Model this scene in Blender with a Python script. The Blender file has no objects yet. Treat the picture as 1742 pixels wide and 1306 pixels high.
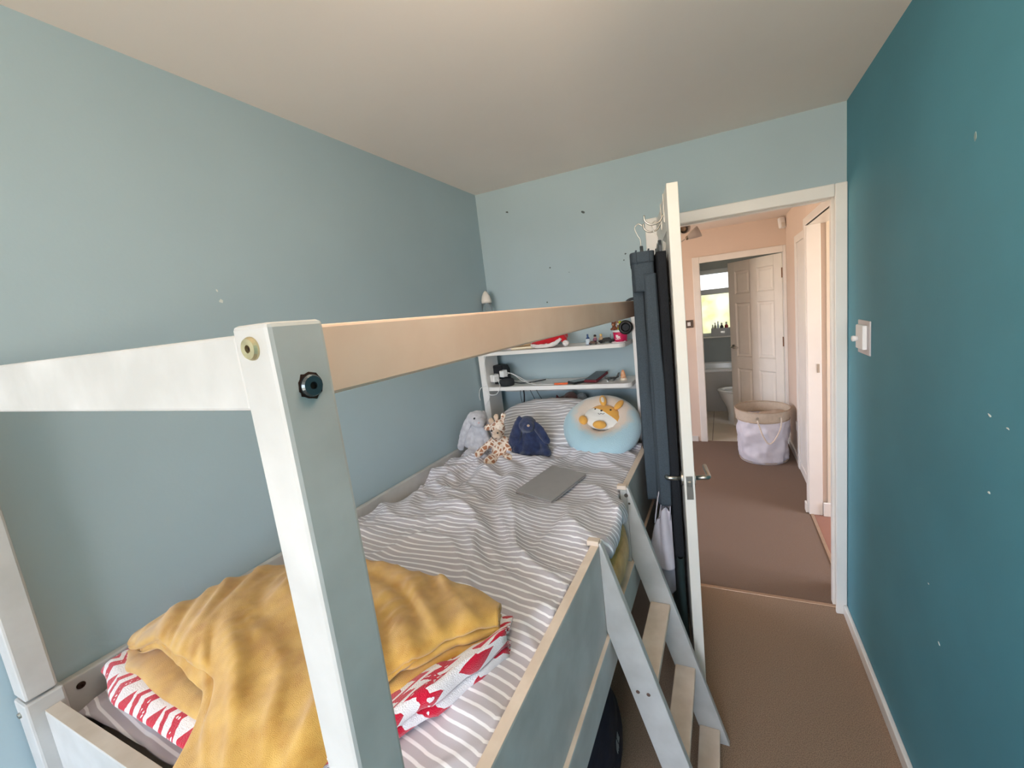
import bpy, bmesh, math, random
from mathutils import Vector, Matrix, Euler, noise
random.seed(7)
S = bpy.context.scene
C = S.collection
R = math.radians

# ------------------------------------------------------------------ camera, world, exposure
cam = bpy.data.cameras.new('camera')
cam.sensor_fit = 'HORIZONTAL'
cam.sensor_width = 36.0
cam.lens = 687.62 / 1742 * 36.0
cam.shift_x = -(933.457 - 871) / 1742
cam.shift_y = (633.353 - 653) / 1742
cam.clip_start = 0.02
co = bpy.data.objects.new('camera', cam)
C.objects.link(co)
yaw, pitch, roll = -0.414387584, -0.145668597, -0.107517352
CF = Vector((math.sin(yaw)*math.cos(pitch), math.cos(yaw)*math.cos(pitch), math.sin(pitch)))
r0 = Vector((math.cos(yaw), -math.sin(yaw), 0)); u0 = r0.cross(CF)
CR = r0*math.cos(roll) + u0*math.sin(roll); CU = u0*math.cos(roll) - r0*math.sin(roll)
mw = Matrix((CR, CU, -CF)).transposed().to_4x4()
mw.translation = Vector((0, 0, 1.62))
co.matrix_world = mw
S.camera = co
S.view_settings.view_transform = 'Standard'
S.view_settings.look = 'None'
S.view_settings.gamma = 1.0
S.view_settings.use_curve_mapping = False
S.view_settings.exposure = 0.1

def lin(c):
    return tuple((x/255/12.92 if x/255 <= 0.04045 else ((x/255+0.055)/1.055)**2.4) for x in c)

world = bpy.data.worlds.new('sky')
S.world = world
world.use_nodes = True
nt = world.node_tree
nt.nodes.clear()
wo = nt.nodes.new('ShaderNodeOutputWorld'); bg = nt.nodes.new('ShaderNodeBackground')
tc = nt.nodes.new('ShaderNodeTexCoord'); sp = nt.nodes.new('ShaderNodeSeparateXYZ'); rp = nt.nodes.new('ShaderNodeValToRGB')
mr = nt.nodes.new('ShaderNodeMapRange'); mr.inputs[1].default_value = -1; mr.inputs[2].default_value = 1
nt.links.new(tc.outputs['Generated'], sp.inputs[0]); nt.links.new(sp.outputs['Z'], mr.inputs[0]); nt.links.new(mr.outputs[0], rp.inputs[0])
rp.color_ramp.elements[0].position = 0.0; rp.color_ramp.elements[0].color = (1.05, 0.88, 0.68, 1)
rp.color_ramp.elements[1].position = 1.0; rp.color_ramp.elements[1].color = (0.70, 1.0, 1.5, 1)
for p, c in ((0.47, (1.05, 0.88, 0.69, 1)), (0.52, (1.20, 1.28, 1.42, 1)), (0.70, (1.04, 1.19, 1.46, 1))):
    e = rp.color_ramp.elements.new(p); e.color = c
nt.links.new(rp.outputs[0], bg.inputs[0]); nt.links.new(bg.outputs[0], wo.inputs[0])
bg.inputs[1].default_value = 11.2

def portal(name, loc, rot, sx, sy):
    l = bpy.data.lights.new(name, 'AREA'); l.shape = 'RECTANGLE'; l.size = sx; l.size_y = sy
    l.cycles.is_portal = True
    o = bpy.data.objects.new(name, l); C.objects.link(o); o.location = loc; o.rotation_euler = rot
    return o
# daylight comes in through the real window openings
portal('bedroom_window_portal', (-0.365, -2.22, 1.475), (R(90), 0, 0), 1.57, 1.45)      # faces +Y
portal('hall_window_portal', (-2.62, 3.21, 1.40), (R(90), 0, R(-90)), 1.0, 1.1)      # faces +X
portal('side_room_window_portal', (2.62, 2.5, 1.5), (R(90), 0, R(90)), 1.3, 1.2)    # faces -X
FILL_LAMP = 16.0                               # glow of the added fill lamp
sun = bpy.data.lights.new('sun', 'SUN'); sun.energy = 7.0; sun.angle = R(0.6); sun.color = (1.0, 0.86, 0.68)
so = bpy.data.objects.new('sun', sun); C.objects.link(so)
so.rotation_euler = Vector((0.72, -0.22, -0.66)).to_track_quat('-Z', 'Y').to_euler()

# ------------------------------------------------------------------ materials
MATS = {}
def mat(name, col, rough=0.6, spec=0.5, metal=0.0, nscale=0, namt=0.0, bump=0.0, bscale=200, sheen=0.0, col2=None, detail=3, coat=0):
    if name in MATS: return MATS[name]
    m = bpy.data.materials.new(name); m.use_nodes = True
    n = m.node_tree; b = n.nodes['Principled BSDF']
    c = lin(col)
    b.inputs['Base Color'].default_value = (*c, 1)
    b.inputs['Roughness'].default_value = rough
    b.inputs['Specular IOR Level'].default_value = spec
    b.inputs['Metallic'].default_value = metal
    if coat: b.inputs['Coat Weight'].default_value = coat
    if sheen:
        b.inputs['Sheen Weight'].default_value = sheen; b.inputs['Sheen Roughness'].default_value = 0.5
    t = n.nodes.new('ShaderNodeTexCoord')
    if nscale:
        x = n.nodes.new('ShaderNodeTexNoise'); x.inputs['Scale'].default_value = nscale; x.inputs['Detail'].default_value = detail
        n.links.new(t.outputs['Object'], x.inputs['Vector'])
        r = n.nodes.new('ShaderNodeValToRGB')
        r.color_ramp.elements[0].position = 0.35; r.color_ramp.elements[1].position = 0.65
        c2 = lin(col2) if col2 else tuple(v*(1-namt) for v in c)
        r.color_ramp.elements[0].color = (*c2, 1); r.color_ramp.elements[1].color = (*(c if col2 else tuple(min(1, v*(1+namt)) for v in c)), 1)
        n.links.new(x.outputs['Fac'], r.inputs[0]); n.links.new(r.outputs[0], b.inputs['Base Color'])
    if bump:
        x = n.nodes.new('ShaderNodeTexNoise'); x.inputs['Scale'].default_value = bscale; x.inputs['Detail'].default_value = 2
        n.links.new(t.outputs['Object'], x.inputs['Vector'])
        bp = n.nodes.new('ShaderNodeBump'); bp.inputs['Strength'].default_value = bump; bp.inputs['Distance'].default_value = 0.004
        n.links.new(x.outputs['Fac'], bp.inputs['Height']); n.links.new(bp.outputs[0], b.inputs['Normal'])
    MATS[name] = m
    return m

duckegg = mat('duck_egg_paint', (174, 193, 200), 0.75, 0.3, nscale=2.0, namt=0.025, bump=0.05, bscale=120)
teal = mat('teal_paint', (82, 144, 160), 0.6, 0.35, nscale=2.5, namt=0.05, bump=0.06, bscale=110)
ceilm = mat('ceiling_paint', (242, 231, 222), 0.9, 0.2, nscale=1.5, namt=0.02, bump=0.04, bscale=90)
hallm = mat('hall_paint', (228, 209, 194), 0.8, 0.3, nscale=2, namt=0.02, bump=0.04)
bathwall = mat('bathroom_wall_paint', (150, 156, 154), 0.5, 0.4, nscale=3, namt=0.03)
gloss = mat('white_gloss_paint', (238, 234, 228), 0.3, 0.5, nscale=6, namt=0.02, bump=0.03, bscale=60)
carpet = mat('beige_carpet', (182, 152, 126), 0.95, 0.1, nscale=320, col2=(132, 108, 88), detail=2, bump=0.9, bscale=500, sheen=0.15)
bedwhite = mat('white_bed_paint', (204, 202, 199), 0.45, 0.4, nscale=9, col2=(186, 184, 180), detail=6, bump=0.06, bscale=45)
railm = mat('warm_lit_rail_paint', (242, 206, 182), 0.5, 0.4, nscale=7, col2=(232, 192, 166), detail=5, bump=0.06, bscale=45)  # warm hall light on the side rail, put into its colour
palecream = mat('pale_cream', (240, 222, 206), 0.6, 0.3, nscale=14, col2=(224, 204, 186), detail=5, bump=0.1, bscale=60)
steel = mat('brushed_steel', (190, 186, 178), 0.28, 0.5, metal=1.0)
brass = mat('zinc_plated_bolt', (205, 190, 150), 0.35, 0.5, metal=0.8, nscale=90, namt=0.15)
darkhole = mat('dark_recess', (58, 42, 36), 0.9, 0.1, nscale=40, namt=0.2)
blackp = mat('black_plastic', (30, 33, 38), 0.45, 0.5, nscale=60, namt=0.1)
whitep = mat('white_plastic', (240, 240, 240), 0.35, 0.5, nscale=20, namt=0.01)
chip = mat('bare_plaster_chip', (225, 228, 222), 0.9, 0.1, nscale=60, namt=0.05)
pinhole = mat('old_fixing_hole', (92, 100, 100), 0.9, 0.1, nscale=60, namt=0.2)

# ------------------------------------------------------------------ mesh helpers
def root_mat(root):
    return Matrix.Translation(root.location) @ root.rotation_euler.to_matrix().to_4x4() if root is not None else Matrix()
def full_mat(o):
    m = root_mat(o)
    while o is not None and o.parent is not None:
        o = o.parent; m = root_mat(o) @ m
    return m
def obj(name, bm, m, parent=None, world=True, smooth=False, **props):
    """links one mesh object; world=True: the bmesh is in room coordinates"""
    if isinstance(bm, bmesh.types.BMesh):
        if parent is not None and world:
            bmesh.ops.transform(bm, matrix=full_mat(parent).inverted(), verts=bm.verts)
        me = bpy.data.meshes.new(name); bm.to_mesh(me); bm.free()
    else:
        me = bm
        if parent is not None and world: me.transform(full_mat(parent).inverted())
    for mm in (m if isinstance(m, (list, tuple)) else [m]): me.materials.append(mm)
    if smooth:
        for p in me.polygons: p.use_smooth = True
    o = bpy.data.objects.new(name, me); C.objects.link(o)
    if parent is not None: o.parent = parent
    for k, v in props.items(): o[k] = v
    return o
def thing(name, label, cat, loc=(0, 0, 0), rot=(0, 0, 0), group=None, kind=None):
    o = bpy.data.objects.new(name, None); C.objects.link(o)
    o.location = loc; o.rotation_euler = rot; o['label'] = label; o['category'] = cat
    o.empty_display_size = 0.05
    if group: o['group'] = group
    if kind: o['kind'] = kind
    return o
def tag(o, label, cat, group=None, kind=None):
    o['label'] = label; o['category'] = cat
    if group: o['group'] = group
    if kind: o['kind'] = kind
    return o
def NB(): return bmesh.new()
def box(bm, lo, hi, bev=0.0, M=None, seg=2):
    lo = Vector(lo); hi = Vector(hi)
    r = bmesh.ops.create_cube(bm, size=1.0)
    d = hi - lo; c = (hi + lo) / 2
    vs = r['verts']
    for v in vs: v.co = Vector((v.co.x*d.x, v.co.y*d.y, v.co.z*d.z)) + c
    if M is not None:
        for v in vs: v.co = M @ v.co
    if bev:
        es = list({e for v in vs for e in v.link_edges})
        bmesh.ops.bevel(bm, geom=es, offset=bev, segments=seg, profile=0.5, affect='EDGES')
    return bm
def prism(bm, pts, axis, a, b):
    """closed polygon pts (2D) extruded along axis ('x','y','z') from a to b"""
    def P(p, t): return {'x': (t, p[0], p[1]), 'y': (p[0], t, p[1]), 'z': (p[0], p[1], t)}[axis]
    v0 = [bm.verts.new(P(p, a)) for p in pts]; v1 = [bm.verts.new(P(p, b)) for p in pts]
    n = len(pts)
    bm.faces.new(v0); bm.faces.new(v1)
    for i in range(n): bm.faces.new((v0[i], v0[(i+1) % n], v1[(i+1) % n], v1[i]))
    bmesh.ops.recalc_face_normals(bm, faces=bm.faces)
    return bm
def frame_of(t):
    t = t.normalized(); a = Vector((0, 0, 1)) if abs(t.z) < 0.9 else Vector((1, 0, 0))
    x = t.cross(a).normalized(); return x, t.cross(x).normalized()
def tube(bm, pts, r, seg=8, cap=True):
    pts = [Vector(p) for p in pts]; rings = []
    n = len(pts)
    X = None
    for i, p in enumerate(pts):
        t = (pts[min(i+1, n-1)] - pts[max(i-1, 0)]).normalized()
        if X is None: X, Y = frame_of(t)
        else:
            X = (X - t*X.dot(t)).normalized(); Y = t.cross(X)
        rr = r[i] if isinstance(r, (list, tuple)) else r
        rings.append([bm.verts.new(p + (X*math.cos(2*math.pi*k/seg) + Y*math.sin(2*math.pi*k/seg))*rr) for k in range(seg)])
    for a, b in zip(rings, rings[1:]):
        for k in range(seg): bm.faces.new((a[k], a[(k+1) % seg], b[(k+1) % seg], b[k]))
    if cap:
        bm.faces.new(rings[0][::-1]); bm.faces.new(rings[-1])
    return bm
def spline(pts, n=8):
    pts = [Vector(p) for p in pts]; out = []
    P = [pts[0]*2 - pts[1]] + pts + [pts[-1]*2 - pts[-2]]
    for i in range(1, len(P)-2):
        for k in range(n):
            t = k/n; a, b, c, d = P[i-1:i+3]
            out.append(0.5*((2*b) + (c-a)*t + (2*a-5*b+4*c-d)*t*t + (3*b-a-3*c+d)*t**3))
    out.append(pts[-1]); return out
def lathe(bm, prof, seg=24, M=None):
    """profile [(r,z)...] about z"""
    rings = []
    for r, z in prof:
        if r < 1e-6: rings.append([bm.verts.new((0, 0, z))])
        else: rings.append([bm.verts.new((r*math.cos(2*math.pi*k/seg), r*math.sin(2*math.pi*k/seg), z)) for k in range(seg)])
    for a, b in zip(rings, rings[1:]):
        for k in range(seg):
            k2 = (k+1) % seg
            if len(a) == 1 and len(b) == 1: continue
            if len(a) == 1: bm.faces.new((a[0], b[k2], b[k]))
            elif len(b) == 1: bm.faces.new((a[k], a[k2], b[0]))
            else: bm.faces.new((a[k], a[k2], b[k2], b[k]))
    vs = [v for rg in rings for v in rg]
    if M is not None:
        for v in vs: v.co = M @ v.co
    bmesh.ops.recalc_face_normals(bm, faces=bm.faces)
    return bm
def ell(bm, c, r, rot=None, sub=3):
    q = bmesh.ops.create_icosphere(bm, subdivisions=sub, radius=1.0)
    E = Euler([R(a) for a in rot]).to_matrix() if rot else Matrix.Identity(3)
    r = Vector(r) if not isinstance(r, (int, float)) else Vector((r, r, r))
    for v in q['verts']: v.co = E @ Vector((v.co.x*r.x, v.co.y*r.y, v.co.z*r.z)) + Vector(c)
    return bm
def chain(bm, pts, rads, n=6, sub=2):
    pts = [Vector(p) for p in pts]
    for i in range(len(pts)-1):
        for k in range(n+1):
            t = k/n; ell(bm, pts[i].lerp(pts[i+1], t), rads[i]*(1-t) + rads[i+1]*t, sub=sub)
    return bm
def blob(bm, voxel=0.006, smooth=4, amp=0.0, freq=60.0):
    """soft continuous body: overlapping ellipsoids fused into one skin"""
    me = bpy.data.meshes.new('tmp'); bm.to_mesh(me); bm.free()
    o = bpy.data.objects.new('tmp', me); C.objects.link(o)
    q = o.modifiers.new('r', 'REMESH'); q.mode = 'VOXEL'; q.voxel_size = voxel
    if smooth:
        q = o.modifiers.new('s', 'SMOOTH'); q.iterations = smooth; q.factor = 0.5
    dg = bpy.context.evaluated_depsgraph_get()
    out = bpy.data.meshes.new_from_object(o.evaluated_get(dg))
    bpy.data.objects.remove(o); bpy.data.meshes.remove(me)
    if amp:
        ns = [v.normal.copy() for v in out.vertices]
        for v, n in zip(out.vertices, ns):
            v.co += n*amp*noise.noise(v.co*freq)
    out.materials.clear()
    return out
def grid_mesh(P, closed_u=False, closed_v=False, uv=None, flip=False):
    """P[i][j] -> Vector ; returns a bmesh with optional uv[i][j]"""
    bm = NB(); V = [[bm.verts.new(p) for p in row] for row in P]
    ni = len(P); nj = len(P[0]); L = bm.loops.layers.uv.new('UVMap') if uv else None
    for i in range(ni if closed_u else ni-1):
        for j in range(nj if closed_v else nj-1):
            q = [(i, j), ((i+1) % ni, j), ((i+1) % ni, (j+1) % nj), (i, (j+1) % nj)]
            if flip: q = q[::-1]
            f = bm.faces.new([V[a][b] for a, b in q])
            if L:
                for l, (a, b) in zip(f.loops, q): l[L].uv = uv[a][b]
    return bm
def solid(bm, t):
    """gives a cloth grid real thickness"""
    me = bpy.data.meshes.new('tmp'); bm.to_mesh(me); bm.free()
    o = bpy.data.objects.new('tmp', me); C.objects.link(o)
    q = o.modifiers.new('s', 'SOLIDIFY'); q.thickness = t; q.offset = 0; q.use_even_offset = False
    dg = bpy.context.evaluated_depsgraph_get()
    out = bpy.data.meshes.new_from_object(o.evaluated_get(dg))
    bpy.data.objects.remove(o); bpy.data.meshes.remove(me)
    out.materials.clear()
    return out
def ip(x, pts):
    """piecewise smooth interpolation"""
    if x <= pts[0][0]: return pts[0][1]
    for (a, p), (b, q) in zip(pts, pts[1:]):
        if x <= b:
            t = (x-a)/(b-a); t = t*t*(3-2*t); return p + (q-p)*t
    return pts[-1][1]

# ------------------------------------------------------------------ the room shell
XL, XR, YB, YF, ZC = -1.309, 0.507, 2.178, -2.2, 2.349
DL, DR, DH = -0.29, 0.49, 2.0            # door opening
def struct(name, bm, m, label, cat, parent=None, **k):
    o = obj(name, bm, m, parent, **k)
    if parent is None: tag(o, label, cat, kind='structure')
    return o
def strokes(name, parent, spots, m, plane):
    """paint chips and old fixing holes on a wall, each a shallow flake of its own shape"""
    for (a, z, w, h, ang) in spots:
        b = NB(); n = 9; pts = []
        for k in range(n):
            t = 2*math.pi*k/n; rr = 1 + 0.35*random.uniform(-1, 1)
            x, y = w*math.cos(t)*rr, h*math.sin(t)*rr
            pts.append((a + x*math.cos(ang) - y*math.sin(ang), z + x*math.sin(ang) + y*math.cos(ang)))
        ax, c, d = plane
        prism(b, pts, ax, c, c + d)
        obj(name, b, m, parent)
wl = struct('wall_left', box(NB(), (XL-0.1, YF-0.1, -0.02), (XL, YB, ZC+0.02)), duckegg, 'pale duck egg blue wall running along the bed', 'wall')
strokes('paint_chip', wl, [(0.72, 1.752, 0.006, 0.006, 0.3), (0.715, 1.782, 0.002, 0.004, 0), (1.02, 1.36, 0.003, 0.002, 0)], chip, ('x', XL, 0.001))
wr = struct('wall_right', box(NB(), (XR, YF-0.1, -0.02), (XR+0.04, YB, ZC+0.02)), teal, 'deep teal wall beside the doorway', 'wall')
strokes('paint_chip', wr, [(1.098, 1.143, 0.004, 0.003, 0), (1.11, 1.31, 0.006, 0.002, 0.4), (1.05, 1.30, 0.004, 0.0015, 0.2), (1.35, 0.75, 0.003, 0.0015, 0.2), (1.28, 0.62, 0.005, 0.002, 0.5)], chip, ('x', XR, -0.001))
strokes('filler_mark', wr, [(1.21, 1.89, 0.004, 0.009, 0.1)], mat('grey_filler', (140, 160, 158), 0.8), ('x', XR, -0.001))
b = NB()
box(b, (XL-0.1, YB, -0.02), (DL-0.02, YB+0.06, ZC+0.02)); box(b, (DR+0.012, YB, -0.02), (XR+0.04, YB+0.06, ZC+0.02)); box(b, (DL-0.02, YB, DH+0.02), (DR+0.012, YB+0.06, ZC+0.02))
wb = struct('wall_back', b, duckegg, 'pale blue end wall above the bed shelves and the doorway', 'wall')
strokes('fixing_hole', wb, [(-1.11, 2.215, 0.010, 0.005, -0.5), (-0.66, 2.13, 0.011, 0.005, -0.4), (-0.88, 1.87, 0.005, 0.005, 0), (-0.92, 1.68, 0.004, 0.004, 0),
        (-0.45, 1.88, 0.005, 0.004, 0), (-0.46, 1.85, 0.005, 0.004, 0.5), (-0.77, 1.83, 0.002, 0.002, 0), (-0.415, 1.835, 0.004, 0.003, 0.5)], pinhole, ('y', YB, -0.001))
WX0, WX1, WZ0, WZ1 = -1.15, 0.42, 0.75, 2.2
b = NB()
box(b, (XL-0.1, YF-0.1, -0.02), (WX0, YF, ZC+0.02)); box(b, (WX1, YF-0.1, -0.02), (XR+0.04, YF, ZC+0.02))
box(b, (WX0, YF-0.1, -0.02), (WX1, YF, WZ0)); box(b, (WX0, YF-0.1, WZ1), (WX1, YF, ZC+0.02))
struct('wall_front', b, duckegg, 'pale blue window wall behind the viewer', 'wall')
struct('ceiling', box(NB(), (XL-0.1, YF-0.1, ZC), (XR+0.04, YB+0.06, ZC+0.1)), ceilm, 'off-white ceiling of the bedroom', 'ceiling')
struct('floor', box(NB(), (XL-0.1, YF-0.1, -0.1), (XR+0.04, YB+0.025, 0)), carpet, 'beige pile carpet on the bedroom floor', 'floor')
struct('baseboard_right', box(NB(), (XR-0.016, YF, 0), (XR, YB-0.018, 0.055), 0.004), gloss, 'low cream skirting under the teal wall', 'baseboard')
win = thing('window_1', 'white framed bedroom window behind the viewer', 'window', (-0.5, YF-0.05, WZ0), kind='structure')
b = NB()
for lo, hi in (((WX0, YF-0.08, WZ0), (WX0+0.05, YF-0.03, WZ1)), ((WX1-0.05, YF-0.08, WZ0), (WX1, YF-0.03, WZ1)), ((WX0, YF-0.08, WZ0), (WX1, YF-0.03, WZ0+0.05)), ((WX0, YF-0.08, WZ1-0.05), (WX1, YF-0.03, WZ1)), ((-0.39, YF-0.08, WZ0), (-0.34, YF-0.03, WZ1))):
    box(b, lo, hi, 0.004)
obj('frame', b, gloss, win)
obj('sill', box(NB(), (WX0-0.05, YF-0.03, WZ0-0.03), (WX1+0.05, YF+0.1, WZ0), 0.006), gloss, win)

# doorway casing of the bedroom
tr = thing('trim_1', 'cream gloss casing around the bedroom doorway', 'door frame', (0.1, YB, 0), kind='structure')
b = NB(); box(b, (DL-0.048, YB-0.018, 0), (DL+0.012, YB, DH+0.031), 0.004); obj('architrave_side', b, gloss, tr)
b = NB(); box(b, (DR-0.028, YB-0.018, 0), (XR-0.0005, YB, DH+0.031), 0.004); obj('architrave_side', b, gloss, tr)
b = NB(); box(b, (DL+0.0125, YB-0.0175, DH-0.022), (DR-0.0285, YB, DH+0.031), 0.004); obj('architrave_head', b, gloss, tr)
b = NB(); box(b, (DL-0.02, YB, 0), (DL, YB+0.12, DH)); box(b, (DR-0.015, YB, 0), (DR+0.012, YB+0.12, DH)); box(b, (DL-0.02, YB, DH), (DR+0.012, YB+0.12, DH+0.02))
obj('jamb', b, gloss, tr)
b = NB(); box(b, (DL, YB+0.045, 0), (DL+0.012, YB+0.08, DH-0.0), 0.002); box(b, (DR-0.030, YB+0.045, 0), (DR-0.015, YB+0.08, DH), 0.002); box(b, (DL+0.012, YB+0.045, DH-0.022), (DR-0.03, YB+0.08, DH-0.0), 0.002)
obj('door_stop', b, gloss, tr)
obj('strike_plate', box(NB(), (DR-0.0165, YB+0.002, 0.93), (DR-0.0145, YB+0.02, 0.985)), steel, tr)
struct('trim_2', box(NB(), (DL+0.001, YB+0.0255, 0), (DR-0.016, YB+0.0445, 0.004), 0.002), mat('threshold_bar', (176, 150, 128), 0.35, metal=0.6, nscale=40, namt=0.05), 'thin pale threshold bar between bedroom and hall carpets', 'threshold')

# unseen fill lamp added above the viewer, inferred from bright ceiling and walls
pend = thing('added_fill_lamp', 'round globe lamp added as fill light, unseen on the bedroom ceiling above the viewer', 'lamp', (-0.13, 0.45, ZC))
gl = bpy.data.materials.new('fill_lamp_glow'); gl.use_nodes = True; q = gl.node_tree.nodes['Principled BSDF']
q.inputs['Base Color'].default_value = (0.9, 0.86, 0.8, 1); q.inputs['Emission Color'].default_value = (1.0, 0.83, 0.65, 1); q.inputs['Emission Strength'].default_value = FILL_LAMP
obj('globe', ell(NB(), (-0.13, 0.45, 2.11), 0.13), gl, pend, smooth=True)
obj('ceiling_mount', tube(NB(), [(-0.13, 0.45, 2.23), (-0.13, 0.45, ZC)], 0.012, 8), whitep, pend)

# ------------------------------------------------------------------ hall
HY0, HY1, HZ = YB+0.06, 4.70, 2.30
BX0, BX1 = -0.20, 0.575                   # bathroom door opening
b = NB()
box(b, (-2.7, HY0, -0.02), (DL-0.02, HY0+0.06, HZ+0.05)); box(b, (DR+0.012, HY0, -0.02), (0.7, HY0+0.06, HZ+0.05)); box(b, (DL-0.02, HY0, DH+0.02), (DR+0.012, HY0+0.06, HZ+0.05))
struct('wall_hall_near', b, hallm, 'hall side of the bedroom end wall', 'wall')
b = NB()
box(b, (-2.7, HY1, -0.02), (BX0-0.02, HY1+0.1, HZ+0.05)); box(b, (BX1+0.02, HY1, -0.02), (0.8, HY1+0.1, HZ+0.05)); box(b, (BX0-0.02, HY1, 2.0), (BX1+0.02, HY1+0.1, HZ+0.05))
struct('wall_hall_far', b, hallm, 'warm lit hall wall around the bathroom door', 'wall')
LY0, LY1 = 2.72, 3.7
b = NB()
box(b, (-2.7, HY0+0.06, -0.02), (-2.6, LY0, HZ+0.05)); box(b, (-2.7, LY1, -0.02), (-2.6, HY1, HZ+0.05)); box(b, (-2.7, LY0, -0.02), (-2.6, LY1, 0.85)); box(b, (-2.7, LY0, 1.95), (-2.6, LY1, HZ+0.05))
struct('wall_hall_left', b, hallm, 'landing wall with the hall window, out of sight', 'wall')
SX = 0.515                                # hall face of the side-room wall
SY0, SY1 = 2.40, 3.19                     # side-room doorway
b = NB()
box(b, (0.535, HY0+0.06, -0.02), (0.63, SY0, HZ+0.05)); box(b, (0.535, SY0, 2.02), (0.63, SY1, HZ+0.05)); box(b, (0.535, SY1, -0.02), (0.63, SY1+0.07, HZ+0.05)); box(b, (0.600, SY1+0.07, -0.02), (0.70, HY1, HZ+0.05))
struct('wall_hall_right', b, hallm, 'hall wall on the right with the side room doorway', 'wall')
struct('ceiling_hall', box(NB(), (-2.7, HY0, HZ), (0.8, HY1+0.1, HZ+0.1)), ceilm, 'ceiling of the hall', 'ceiling')
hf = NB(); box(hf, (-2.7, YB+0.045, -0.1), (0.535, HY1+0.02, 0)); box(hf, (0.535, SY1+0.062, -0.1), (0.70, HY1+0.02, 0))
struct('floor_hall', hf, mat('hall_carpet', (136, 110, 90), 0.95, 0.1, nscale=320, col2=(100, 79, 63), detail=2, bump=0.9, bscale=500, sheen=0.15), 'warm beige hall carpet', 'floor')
obj_bs = NB()
box(obj_bs, (-2.6, HY1-0.014, 0), (BX0-0.1, HY1, 0.06), 0.003)
struct('baseboard_hall_far', obj_bs, gloss, 'white skirting left of the bathroom door', 'baseboard')
b = NB(); box(b, (0.586, SY1+0.072, 0), (0.600, 4.0, 0.075), 0.003); box(b, (0.586, 4.08, 0), (0.600, HY1, 0.075), 0.003)
struct('baseboard_hall_right', b, gloss, 'white skirting along the right hall wall', 'baseboard')
# side-room doorway casing
t3 = thing('trim_3', 'white casing of the side room doorway in the hall', 'door frame', (0.53, SY1, 0), kind='structure')
obj('architrave_side', box(NB(), (SX, SY1+0.001, 0), (0.535, SY1+0.06, 2.05), 0.004), gloss, t3)
obj('architrave_head', box(NB(), (SX, SY0-0.06, 2.0), (0.535, SY1, 2.05), 0.004), gloss, t3)
obj('jamb', box(NB(), (SX+0.004, SY1-0.02, 0), (0.60, SY1, 2.0), 0.003), gloss, t3)
obj('jamb_head', box(NB(), (SX+0.004, SY0, 2.0), (0.635, SY1, 2.02)), gloss, t3)
obj('strike_plate', box(NB(), (0.573, SY1-0.023, 1.03), (0.588, SY1-0.0195, 1.09), 0.001), steel, t3)
obj('base_block', box(NB(), (SX-0.014, SY1+0.002, 0), (SX, SY1+0.055, 0.07), 0.004), gloss, t3)
# a further door casing on the right hall wall
t4 = thing('trim_4', 'narrow white casing of a closed door further down the hall', 'door frame', (0.59, 4.04, 0), kind='structure')
obj('architrave_side', box(NB(), (0.580, 4.0, 0), (0.600, 4.07, 2.03), 0.004), gloss, t4)
obj('architrave_head', box(NB(), (0.580, 3.3, 1.97), (0.600, 3.999, 2.03), 0.004), gloss, t4)
d3 = NB(); box(d3, (0.592, 3.3, 0.01), (0.600, 3.995, 1.97), 0.002)
struct('door_3', d3, gloss, 'plain white closed door flush in the right hall wall', 'door')
# side room (only a strip of its wall shows)
b = NB(); box(b, (0.63, SY1-0.02, -0.02), (2.6, SY1+0.06, HZ+0.05))
struct('wall_side_room', b, mat('side_room_paint', (232, 220, 202), 0.8, nscale=2, namt=0.02), 'cream side room wall seen through its doorway', 'wall')
b = NB(); box(b, (0.551, 0.6, -0.02), (2.6, 0.7, HZ+0.05))
for lo, hi in (((2.6, 0.6, -0.02), (2.7, 1.85, HZ)), ((2.6, 3.15, -0.02), (2.7, 3.25, HZ)), ((2.6, 1.85, -0.02), (2.7, 3.15, 0.9)), ((2.6, 1.85, 2.1), (2.7, 3.15, HZ))): box(b, lo, hi)
box(b, (0.548, 0.6, -0.02), (0.60, HY0, HZ))
struct('wall_side_room_outer', b, mat('side_room_paint', (0, 0, 0)), 'outer walls of the side room, out of sight', 'wall')
struct('ceiling_side_room', box(NB(), (0.551, 0.6, HZ), (2.7, SY1+0.06, HZ+0.1)), ceilm, 'ceiling of the side room', 'ceiling')
struct('floor_side_room', box(NB(), (0.536, 0.6, -0.1), (2.7, SY1+0.06, 0.0)), mat('side_room_carpet', (176, 130, 112), 0.95, 0.1, nscale=420, col2=(142, 104, 90), bump=0.8, bscale=500), 'pinkish carpet of the side room', 'floor')
struct('baseboard_side_room', box(NB(), (0.602, SY1-0.036, 0), (2.6, SY1-0.0205, 0.10), 0.004), gloss, 'white skirting in the side room', 'baseboard')
struct('trim_5', box(NB(), (0.525, SY0, 0), (0.545, SY1-0.021, 0.006), 0.002), MATS['threshold_bar'], 'pale threshold bar into the side room', 'threshold')
# bathroom doorway casing
t6 = thing('trim_6', 'cream casing around the bathroom doorway at the hall end', 'door frame', (0.2, HY1, 0), kind='structure')
obj('architrave_side', box(NB(), (BX0-0.07, HY1-0.016, 0), (BX0+0.0, HY1, 2.03), 0.004), gloss, t6)
obj('architrave_side', box(NB(), (BX1, HY1-0.016, 0), (0.5995, HY1, 2.03), 0.004), gloss, t6)
obj('architrave_head', box(NB(), (BX0+0.0005, HY1-0.016, 1.965), (BX1-0.0005, HY1, 2.03), 0.004), gloss, t6)
b = NB(); box(b, (BX0-0.02, HY1, 0), (BX0, HY1+0.1, 1.99)); box(b, (BX1, HY1, 0), (BX1+0.02, HY1+0.1, 1.99)); box(b, (BX0-0.02, HY1, 1.98), (BX1+0.02, HY1+0.1, 2.0))
obj('jamb', b, gloss, t6)

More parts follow.
